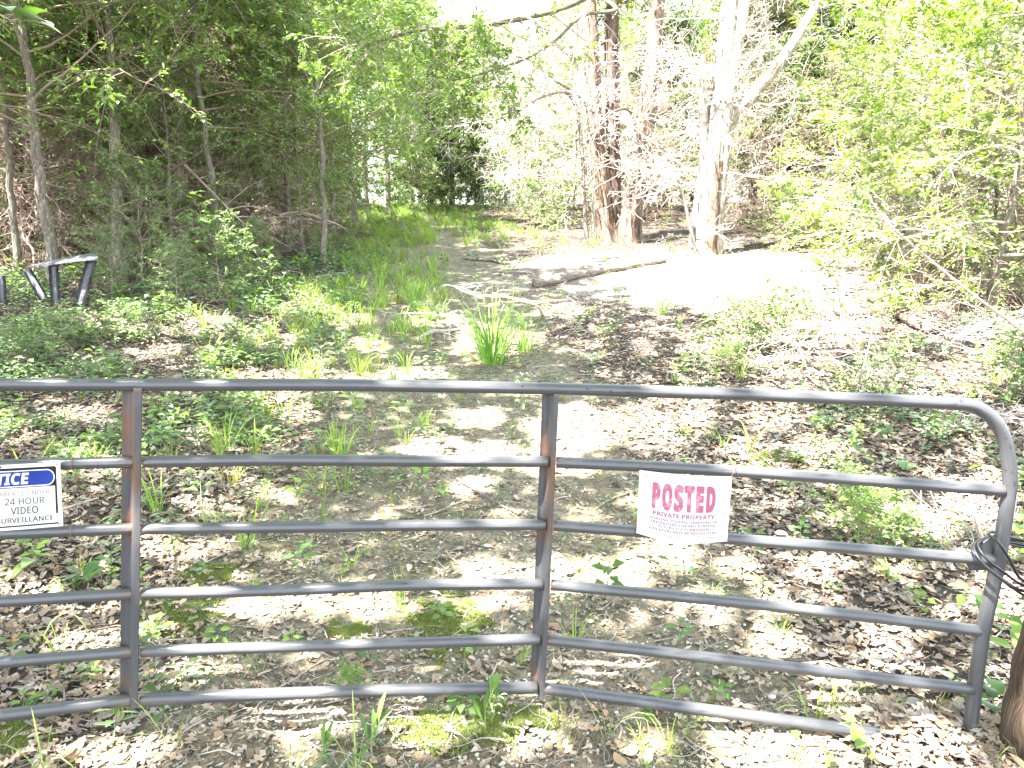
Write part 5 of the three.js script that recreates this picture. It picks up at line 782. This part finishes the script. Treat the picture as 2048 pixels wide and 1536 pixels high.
for (const [name, label, cat, ctrl, rad, mat, kind, n, L, opt] of [
  ['elm_sapling', 'slender sapling with flat layered leaves rising from the brush right of the clearing', 'sapling', upFrom(1735, 735, [[1690, 650], [1676, 560], [1684, 470], [1705, 420], [1715, 370]]), 0.011, M.twig, 'oval', 42, 0.09, {}],
  ['arching_sapling', 'long brown sapling stem arching up to the left from the right edge', 'sapling', upFrom(2120, 740, [[2048, 665], [1960, 600], [1860, 520], [1780, 450], [1730, 385], [1690, 330]]), 0.02, M.twig, 'oval', 40, 0.09, { mats: SUNNY }],
  ['elm_sapling', 'side shoot with sparse leaves left of the arching sapling', 'sapling', upFrom(1850, 620, [[1800, 500], [1770, 430, 0.2], [1740, 420, 0.4], [1640, 440, 0.6]]), 0.01, M.twig, 'oval', 16, 0.11, { mats: SUNNY }],
  ['hanging_vine', 'vine with heart shaped lime leaves hanging in front of the right cedars', 'vine', [at(1640, 60, 7), at(1604, 150, 7), at(1600, 190, 7), at(1570, 250, 6.9), at(1560, 320, 6.8), at(1562, 400, 6.8), at(1575, 470, 6.8)], 0.004, M.twig, 'heart', 15, 0.08, { mats: [LEAFMAT[3], LEAFMAT[1]], el: 0.7 }],
  ['vine_plant', 'clump of broad shiny leaves on the litter behind the second rail on the right', 'vine', upFrom(1735, 925, [[1725, 890], [1715, 865], [1690, 850]]), 0.005, M.greenStem, 'ovate', 9, 0.12, {}],
  ['vine_plant', 'row of broad leaves trailing right of the shiny leaf clump', 'vine', upFrom(1860, 950, [[1820, 925], [1780, 915], [1740, 940]]), 0.004, M.greenStem, 'ovate', 8, 0.12, {}],
  ['vine_plant', 'low trailing leaves left of the shiny leaf clump', 'vine', upFrom(1620, 920, [[1640, 890], [1670, 880], [1720, 900]]), 0.004, M.greenStem, 'ovate', 8, 0.09, {}],
  ['vine_plant', 'three broad leaves on a pale stem inside the gate corner', 'vine', upFrom(1950, 880, [[1945, 855], [1935, 838]]), 0.003, M.greenStem, 'heart', 4, 0.095, {}],
  ['vine_plant', 'pair of large leaves just above the curved gate corner', 'vine', upFrom(1900, 800, [[1895, 775], [1890, 765]]), 0.003, M.greenStem, 'ovate', 4, 0.13, {}],
  ['vine_plant', 'leafy creeper between the gate end and the right edge', 'vine', upFrom(2046, 1010, [[2035, 960], [2000, 940], [1960, 930]]), 0.004, M.greenStem, 'ovate', 8, 0.10, {}],
  ['vine_plant', 'pale green leaves right of the stile above the cable', 'vine', upFrom(2060, 1110, [[2050, 1060], [2042, 1020]]), 0.004, M.greenStem, 'heart', 6, 0.10, { mats: SUNNY }],
  ['vine_plant', 'sunlit creeper leaves behind the stile below the cable', 'vine', upFrom(1980, 1250, [[1960, 1200], [1950, 1180], [1920, 1190]]), 0.003, M.greenStem, 'ovate', 8, 0.085, { mats: SUNNY }],
  ['vine_plant', 'dark round leaves between stile and timber post', 'vine', upFrom(1990, 1440, [[1985, 1400], [1982, 1360], [1975, 1340]]), 0.003, M.greenStem, 'heart', 7, 0.08, { mats: [LEAFMAT[0], LEAFMAT[2]] }],
  ['vine_plant', 'round leaves behind the foot of the stile', 'vine', upFrom(1930, 1400, [[1925, 1375], [1915, 1360]]), 0.003, M.greenStem, 'heart', 5, 0.07, { mats: [LEAFMAT[0], LEAFMAT[2]] }],
  ['vine_plant', 'light green leaves climbing behind the timber post', 'vine', upFrom(2046, 1330, [[2030, 1260], [2015, 1220]]), 0.003, M.greenStem, 'ovate', 7, 0.09, { mats: SUNNY }],
  ['seedling', 'young plant with white lit leaves over the end of the lowest rail', 'seedling', upFrom(1765, 1534, [[1742, 1500], [1728, 1465], [1722, 1440]]), 0.003, M.greenStem, 'ovate', 8, 0.072, { mats: [LEAFMAT[3], LEAFMAT[1]], from: 0.3 }],
  ['seedling', 'little three leaved plant left of the white lit one at the bottom', 'seedling', upFrom(1672, 1534, [[1668, 1515], [1664, 1500]]), 0.002, M.greenStem, 'ovate', 4, 0.05, { mats: SUNNY }],
  ['weed', 'bright green weed with narrow pointed leaves at the moss by the lowest rail', 'weed', upFrom(972, 1462, [[970, 1430], [978, 1400], [985, 1385]]), 0.003, M.greenStem, 'lance', 18, 0.085, { from: 0.1, spread: 1.3, el: -0.5, mats: SUNNY }],
  ['weed', 'narrow leaved weed in front of the lowest rail left of the moss', 'weed', upFrom(745, 1510, [[742, 1480], [748, 1455]]), 0.003, M.greenStem, 'lance', 14, 0.09, { from: 0.05, spread: 1.4, el: -0.4 }],
  ['weed', 'narrow leaved weed at the bottom edge below the middle of the gate', 'weed', upFrom(640, 1535, [[640, 1510], [650, 1495]]), 0.003, M.greenStem, 'lance', 12, 0.09, { from: 0.05, spread: 1.4, el: -0.3 }],
  ['seedling', 'three leaved seedling just left of the rusty upright below the sign', 'seedling', upFrom(240, 1050, [[236, 1035], [230, 1025]]), 0.002, M.greenStem, 'ovate', 5, 0.09, {}],
  ['seedling', 'flat green leaves in the litter below the sign', 'seedling', upFrom(80, 1140, [[76, 1120], [74, 1105]]), 0.002, M.greenStem, 'ovate', 6, 0.11, {}],
  ['seedling', 'leaves showing between third and fourth rail left of the upright', 'seedling', upFrom(225, 1150, [[215, 1130], [210, 1115]]), 0.002, M.greenStem, 'ovate', 6, 0.11, {}],
  ['seedling', 'small leaves at the fourth rail left of the upright', 'seedling', upFrom(150, 1185, [[145, 1170], [140, 1160]]), 0.002, M.greenStem, 'ovate', 5, 0.08, {}],
  ['seedling', 'two leaved seedling right of the rusty upright above the third rail', 'seedling', upFrom(345, 1045, [[340, 1032], [336, 1022]]), 0.002, M.greenStem, 'ovate', 4, 0.085, {}],
  ['seedling', 'pale leaved seedling right of the rust under the top rail', 'seedling', upFrom(300, 835, [[300, 822], [302, 812]]), 0.002, M.greenStem, 'ovate', 4, 0.10, {}],
  ['seedling', 'seedling leaves behind the second rail above the sign', 'seedling', upFrom(180, 905, [[178, 890], [170, 880]]), 0.002, M.greenStem, 'ovate', 6, 0.10, {}],
  ['seedling', 'dark green leaves behind the rail end by the sign corner', 'seedling', upFrom(165, 960, [[160, 948], [150, 944]]), 0.002, M.greenStem, 'lobed', 5, 0.10, {}],
  ['seedling', 'clover like seedling left of the lowest rail end', 'seedling', upFrom(1305, 1432, [[1304, 1425], [1302, 1420]]), 0.0015, M.greenStem, 'heart', 5, 0.035, {}],
  ['seedling', 'round leaved seedling by the end of the fifth rail', 'seedling', upFrom(1595, 1470, [[1593, 1462], [1592, 1455]]), 0.0015, M.greenStem, 'heart', 4, 0.035, {}],
  ['seedling', 'yellow green creeper leaves between the posted sign and the small bright bush', 'seedling', upFrom(1610, 1065, [[1608, 1030], [1612, 1000]]), 0.002, M.greenStem, 'lobed', 8, 0.075, { mats: SUNNY }],
  ['seedling', 'small creeper leaves below the third rail on the right', 'seedling', upFrom(1790, 1160, [[1785, 1140], [1775, 1125]]), 0.002, M.greenStem, 'ovate', 6, 0.07, { mats: SUNNY }],
  ['seedling', 'lobed oak seedling by the left edge in the shade', 'seedling', upFrom(70, 690, [[66, 650], [62, 630]]), 0.004, M.twig, 'lobed', 10, 0.15, {}],
  ['seedling', 'oak seedling with spread lobed leaves below the broken metal table', 'seedling', upFrom(170, 670, [[165, 630], [160, 605]]), 0.004, M.twig, 'lobed', 12, 0.16, {}],
  ['seedling', 'pale lobed seedling left of the green grass blades', 'seedling', upFrom(90, 735, [[92, 700], [94, 680]]), 0.004, M.greenStem, 'lobed', 9, 0.13, { mats: SUNNY }],
  ['overhanging_twig', 'out of reach twig with three big leaves in the upper left corner', 'twig', [at(-220, -60, 2.6), at(-60, 0, 2.55), at(0, 30, 2.5), at(30, 45, 2.5)], 0.004, M.twig, 'ovate', 5, 0.13, { from: 0.6, mats: [LEAFMAT[1], LEAFMAT[0]], el: 0.1, spread: 0.5 }],
]) leafyStem(name, label, cat, ctrl, rad, mat, kind, n, L, 800 + label.length * 7 + n, opt);

{ // low seedlings nobody would count
  const r = rng(900), mb = new MB(true); for (let k = 0; k < 7; k++) { const a = k * 2.4; leafQuad(mb, V(Math.cos(a) * 0.15, 0.5 + 0.12 * k, Math.sin(a) * 0.15), V(Math.cos(a), 0.15, Math.sin(a)).normalize(), V(0, 1, 0.2).normalize(), 0.75, 0.42, [1, 1, 1]); } const st = [V(0, 0, 0), V(0.03, 0.7, 0), V(0, 1.35, 0.03)]; tube(mb, st, [0.03, 0.025, 0.02], 3, { col: [1, 0.8, 0.8] });
  const g = mb.geometry(), list = [];
  for (let k = 0; k < 40000 && list.length < 2900; k++) { const d = 2.3 + 15 * r(), z = -d, x = (r() * 2 - 1) * d * 0.8, off = x - trackX(d); let p = 0.05; if (off < -1.6 && d > 5) p = 0.6 * smoothstep(n2(x * 0.6, z * 0.6), -0.4, 0.5); else if (off > 2.2) p = 0.24 * smoothstep(n2(x * 0.7, z * 0.7 + 9), -0.2, 0.6) * (1 - clearing(x, z)) * (d > 7 ? 0.5 : 1); else if (off < -1.2) p = 0.10; else p = 0.03; if (d < 4.5) p *= 0.45; if (d > 11 && off > 0) p *= 0.4; if (r() < p) list.push([x, z, d]); }
  const im = new THREE.InstancedMesh(g, M.leaf, list.length), q = new THREE.Quaternion(), c = new THREE.Color(), mt = new THREE.Matrix4();
  list.forEach(([x, z, d], i) => { const s = (0.045 + 0.09 * r() * r()) * (0.85 + 0.07 * d); q.setFromEuler(new THREE.Euler((r() - 0.5) * 0.5, r() * 6.3, (r() - 0.5) * 0.5)); im.setMatrixAt(i, mt.compose(V(x, G(x, z), z), q, V(s, s * (0.7 + 1.1 * r()), s))); const t = leafTone(r, r() < 0.65 ? GREEN.deep : GREEN.fresh, 0.35, 0.4); im.setColorAt(i, c.setRGB(...t)); });
  im.name = 'ground_cover'; tag(im, 'low green seedlings and creepers over the leaf litter', 'ground cover', null, 'stuff'); im.castShadow = im.receiveShadow = true; scene.add(im);
}

// ------------------------------------------------------------------ logs, fallen branches, dead brush
function logThing(name, label, cat, ctrl, w0, w1, mat, stubs = [], sides = 18) {
  const base = ctrl[0].clone(), root = thing(name, label, cat, base), pts = spline(ctrl.map(p => p.clone().sub(base)), 50), mb = new MB();
  tube(mb, pts, pts.map((_, k) => lerp(w0, w1, k / 50)), sides, { cap: true, shape: (th, k, r, len) => r * (1 + 0.12 * n3(Math.cos(th) * 1.5, Math.sin(th) * 1.5, len * 1.5) + 0.07 * n3(Math.cos(th) * 6, Math.sin(th) * 6, len * 5)) });
  mb.mesh('stem', mat, root);
  for (const [f, dir, len, r] of stubs) { const b = new MB(), p = pts[Math.floor(f * 50)], q = spline([p.clone(), p.clone().addScaledVector(dir, len * 0.6), p.clone().addScaledVector(dir, len).add(V(0.02, 0.02, 0))], 8); tube(b, q, q.map((_, k) => r * (1 - 0.07 * k)), 8, { cap: true }); b.mesh('stub', mat, root); }
  return root;
}
const lift = (p, h) => p.clone().add(V(0, h, 0));
logThing('fallen_log', 'lichened fallen log lying at the edge of the white clearing', 'log', [lift(onGround(1068, 575), 0.05), lift(onGround(1130, 562), 0.06), lift(onGround(1200, 548), 0.06), lift(onGround(1270, 536), 0.05), lift(onGround(1330, 524), 0.04)], 0.1, 0.055, M.log, [[0.17, V(-0.3, 0.9, 0.1), 0.16, 0.03], [0.97, V(-0.15, 1, 0), 0.34, 0.03]]);
logThing('fallen_log', 'dark rotten log half hidden in leaves beyond the gate corner', 'log', [lift(onGround(1800, 640), 0.1), lift(onGround(1840, 662), 0.08), lift(onGround(1885, 672), 0.05)], 0.085, 0.055, M.darkBark);
logThing('fallen_log', 'thin brown log lying on the leaf litter left of the fallen log', 'log', [lift(onGround(930, 520), 0.03), lift(onGround(985, 524), 0.03), lift(onGround(1010, 530), 0.02)], 0.03, 0.02, M.log);
function branchThing(label, cat, ctrl, r0, mat, o, nLimb, name = 'fallen_branch') {
  const base = ctrl[0].clone(), root = thing(name, label, cat, base), pts = spline(ctrl.map(p => p.clone().sub(base)), 40), mb = new MB(), T = { wood: new MB(), leaf: new MB(true), r: rng(o.seed), o };
  tube(mb, pts, pts.map((_, k) => Math.max(0.003, r0 * (1 - 0.6 * k / 40))), 8); mb.mesh('stem', mat, root);
  for (let k = 0; k < nLimb; k++) { const i = 4 + Math.floor(34 * (k + T.r()) / nLimb), a = T.r() * 6.28; limb(T, pts[Math.min(39, i)].clone(), V(Math.cos(a), 0.35 * (T.r() - 0.2), Math.sin(a)).normalize(), o.len * (0.5 + 0.7 * T.r()), r0 * 0.4, 1, false); }
  if (T.wood.i.length) stuffPart(T.wood.mesh('branchwork', mat, root));
  return root;
}
const DB = { levels: 2, kids: [0, 5], droop: [0, -0.05, -0.03], rmin: 0.0025, shrink: 0.5, wiggle: 0.25, len: 0.5 };
branchThing('forked dead branch arching over the grass behind the tallest tuft', 'branch', [lift(onGround(1085, 632), 0.02), at(1060, 606, 9.1), at(1000, 592, 9.3), at(950, 590, 9.4), at(905, 572, 9.7), lift(onGround(880, 590), 0.05)], 0.02, M.paleTwig, { ...DB, seed: 61 }, 5);
branchThing('grey branch lying left of the tallest tuft', 'branch', [lift(onGround(960, 655), 0.04), lift(onGround(900, 665), 0.03), lift(onGround(860, 668), 0.04), lift(onGround(830, 690), 0.02)], 0.018, M.paleTwig, { ...DB, seed: 62 }, 7);
branchThing('thin dead twig reaching left over the grass on the track', 'branch', [lift(onGround(900, 640), 0.08), lift(onGround(850, 640), 0.1), lift(onGround(790, 636), 0.06)], 0.012, M.paleTwig, { ...DB, seed: 63 }, 6);
branchThing('lichened stick lying on the track left of the middle upright', 'stick', [lift(onGround(915, 962), 0.02), lift(onGround(960, 992), 0.025), lift(onGround(1010, 1020), 0.02), lift(onGround(1065, 1042), 0.015)], 0.011, M.log, { ...DB, seed: 64, len: 0.14 }, 3);
branchThing('thin crooked twig right of the middle upright below the second rail', 'stick', [lift(onGround(1290, 980), 0.02), lift(onGround(1230, 1000), 0.02), lift(onGround(1190, 1020), 0.01)], 0.007, M.twig, { ...DB, seed: 65, len: 0.15 }, 3);
branchThing('dark stick lying in leaves right of the notice sign', 'stick', [lift(onGround(125, 1025), 0.02), lift(onGround(155, 1018), 0.03), lift(onGround(195, 1005), 0.03)], 0.012, M.twig, { ...DB, seed: 66, len: 0.1 }, 2);
branchThing('grey dead brush standing beside the slender sapling', 'dead brush', [onGround(1600, 745), at(1625, 690, 6.9), at(1650, 655, 6.9), at(1690, 640, 6.9)], 0.014, M.paleTwig, { ...DB, seed: 67, len: 0.7, kids: [0, 8] }, 18, 'dead_brush');
branchThing('white forked stick leaning in the dead brush', 'dead brush', [onGround(1715, 778), at(1725, 740, 6.3), at(1738, 690, 6.3), at(1745, 655, 6.3)], 0.013, M.paleTwig, { ...DB, seed: 68, len: 0.4 }, 6, 'dead_brush');
branchThing('pale twiggy dead branch inside the gate end above the cable', 'dead brush', [lift(onGround(1830, 1060), 0.03), lift(onGround(1890, 1050), 0.08), lift(onGround(1930, 1065), 0.06)], 0.008, M.paleTwig, { ...DB, seed: 69, len: 0.4, kids: [0, 8] }, 20, 'dead_brush');
branchThing('straight pale stick standing behind the gate end', 'stick', [onGround(1965, 1085), at(1950, 1030, 3.6), at(1938, 985, 3.65)], 0.014, M.paleTwig, { ...DB, seed: 70, len: 0.15 }, 2);
branchThing('bleached brush heaped at the right edge beyond the gate', 'dead brush', [lift(onGround(1880, 720), 0.1), lift(onGround(1950, 690), 0.25), lift(onGround(2040, 690), 0.3)], 0.016, M.paleTwig, { ...DB, seed: 71, len: 0.8, kids: [0, 8] }, 26, 'dead_brush');
branchThing('white brush fallen behind the right end of the top rail', 'dead brush', [lift(onGround(1930, 830), 0.05), lift(onGround(1990, 850), 0.1), lift(onGround(2060, 880), 0.15)], 0.01, M.paleTwig, { ...DB, seed: 72, len: 0.5, kids: [0, 8] }, 20, 'dead_brush');
branchThing('long fallen dead branch slanting down from the left cedars', 'branch', [at(370, 330, 14.5), at(430, 390, 14), at(480, 440, 13.6), lift(onGround(560, 500), 0.05)], 0.026, M.twig, { ...DB, seed: 73, len: 1.1, levels: 3, kids: [0, 6, 4] }, 9);
branchThing('low curved dead limb under the green elm', 'branch', [at(560, 430, 16), at(600, 425, 16), at(650, 440, 16), lift(onGround(700, 470), 0.05)], 0.04, M.twig, { ...DB, seed: 74, len: 0.9 }, 8);
branchThing('small fork of bare twigs on the litter left of the track', 'branch', [lift(onGround(700, 545), 0.03), lift(onGround(660, 560), 0.1), lift(onGround(620, 560), 0.05)], 0.012, M.paleTwig, { ...DB, seed: 75 }, 6);

// ------------------------------------------------------------------ broken metal table and scraps at the left
{
  const d = 10.3, S = d / FOCAL, base = at(140, 610, d); base.y = G(base.x, base.z);
  const s = thing('metal_table', 'broken grey sheet metal table with splayed legs in the left undergrowth', 'table', base);
  const mat = new THREE.MeshStandardMaterial({ color: lin(0.2, 0.205, 0.23), roughness: 0.7, metalness: 0.2, map: soilMap });
  const L = (x, y, o = 0) => at(x, y, d + o).sub(base);
  const slab = (pts, th, name) => { // a bent sheet along a line of [left, right] pairs, with thickness
    const mb = new MB(); for (const [a, b] of pts) for (const q of [a, b, b.clone().add(V(0, -th, 0)), a.clone().add(V(0, -th, 0))]) mb.v(q.x, q.y, q.z, q.x * 3, q.z * 3);
    for (let k = 0; k + 1 < pts.length; k++) for (let e = 0; e < 4; e++) { const o = k * 4 + e, f = k * 4 + (e + 1) % 4; mb.t(o, f, o + 4); mb.t(f, f + 4, o + 4); }
    const n = (pts.length - 1) * 4; mb.t(0, 2, 1); mb.t(0, 3, 2); mb.t(n, n + 1, n + 2); mb.t(n, n + 2, n + 3);
    const m = new THREE.Mesh(mb.geometry().toNonIndexed(), mat); m.geometry.computeVertexNormals(); m.name = name; m.castShadow = m.receiveShadow = true; s.add(m); };
  slab([[L(60, 532, 0.0), L(84, 524, 0.5)], [L(92, 528, 0.0), L(112, 519, 0.5)], [L(150, 520, 0), L(160, 509, 0.5)], [L(196, 516, 0.0), L(194, 507, 0.5)]], 0.025, 'top_sheet');
  const leg = (a, b, w) => { // open channel leg
    const mb = new MB(), ax = b.clone().sub(a), sx = V(1, 0, 0).addScaledVector(ax.clone().normalize(), -ax.clone().normalize().x).normalize(), sz = ax.clone().normalize().cross(sx); const prof = [[-w, 0.03], [-w, -0.02], [-w * 0.6, -0.025], [-w * 0.5, 0.0], [w * 0.5, 0.0], [w * 0.6, -0.025], [w, -0.02], [w, 0.03]];
    for (let k = 0; k <= 6; k++) { const p = a.clone().lerp(b, k / 6); for (const off of [0, 0.006]) for (const [u, v] of prof) { const q = p.clone().addScaledVector(sx, u).addScaledVector(sz, v + off); mb.v(q.x, q.y, q.z, u * 5, k * 0.1); } }
    const n = prof.length; for (let k = 0; k < 6; k++) for (let j = 0; j < n - 1; j++) { const o = k * 2 * n + j, p = o + 2 * n; mb.t(o, o + 1, p); mb.t(o + 1, p + 1, p); mb.t(o + n, p + n, o + n + 1); mb.t(o + n + 1, p + n, p + n + 1); }
    const g = mb.mesh('leg', mat, s); g.material = mat; };
  leg(L(107, 527, 0.1), L(112, 610, 0.1), 0.055); leg(L(184, 520, 0.2), L(160, 604, 0.1), 0.065); leg(L(55, 540, 0.2), L(88, 598, 0.1), 0.05); leg(L(2, 552, 0.1), L(6, 612, 0.0), 0.05);
}
{
  const p = onGround(22, 705), s = thing('litter_wrapper', 'crumpled white and orange wrapper in the leaves at the left edge', 'wrapper', p), r = rng(990);
  const crumple = (w, h, x0, mat, name) => { const mb = new MB(), n = 7; for (let j = 0; j <= n; j++) for (let i = 0; i <= n; i++) mb.v(x0 + (i / n - 0.5) * w + (r() - 0.5) * w * 0.08, 0.05 + (j / n) * h * 0.5 + (r() - 0.5) * h * 0.25, (0.5 - j / n) * h * 0.7 + (r() - 0.5) * h * 0.15, i / n, j / n); for (let j = 0; j < n; j++) for (let i = 0; i < n; i++) { const o = j * (n + 1) + i; mb.t(o, o + 1, o + n + 1); mb.t(o + 1, o + n + 2, o + n + 1); } mb.mesh(name, mat, s); };
  crumple(0.11, 0.12, 0, new THREE.MeshStandardMaterial({ color: lin(0.75, 0.72, 0.7), roughness: 0.5, side: THREE.DoubleSide }), 'white_fold'); crumple(0.07, 0.10, 0.08, new THREE.MeshStandardMaterial({ color: lin(0.55, 0.12, 0.05), roughness: 0.5, side: THREE.DoubleSide }), 'orange_fold');
}
renderer.render(scene, camera);
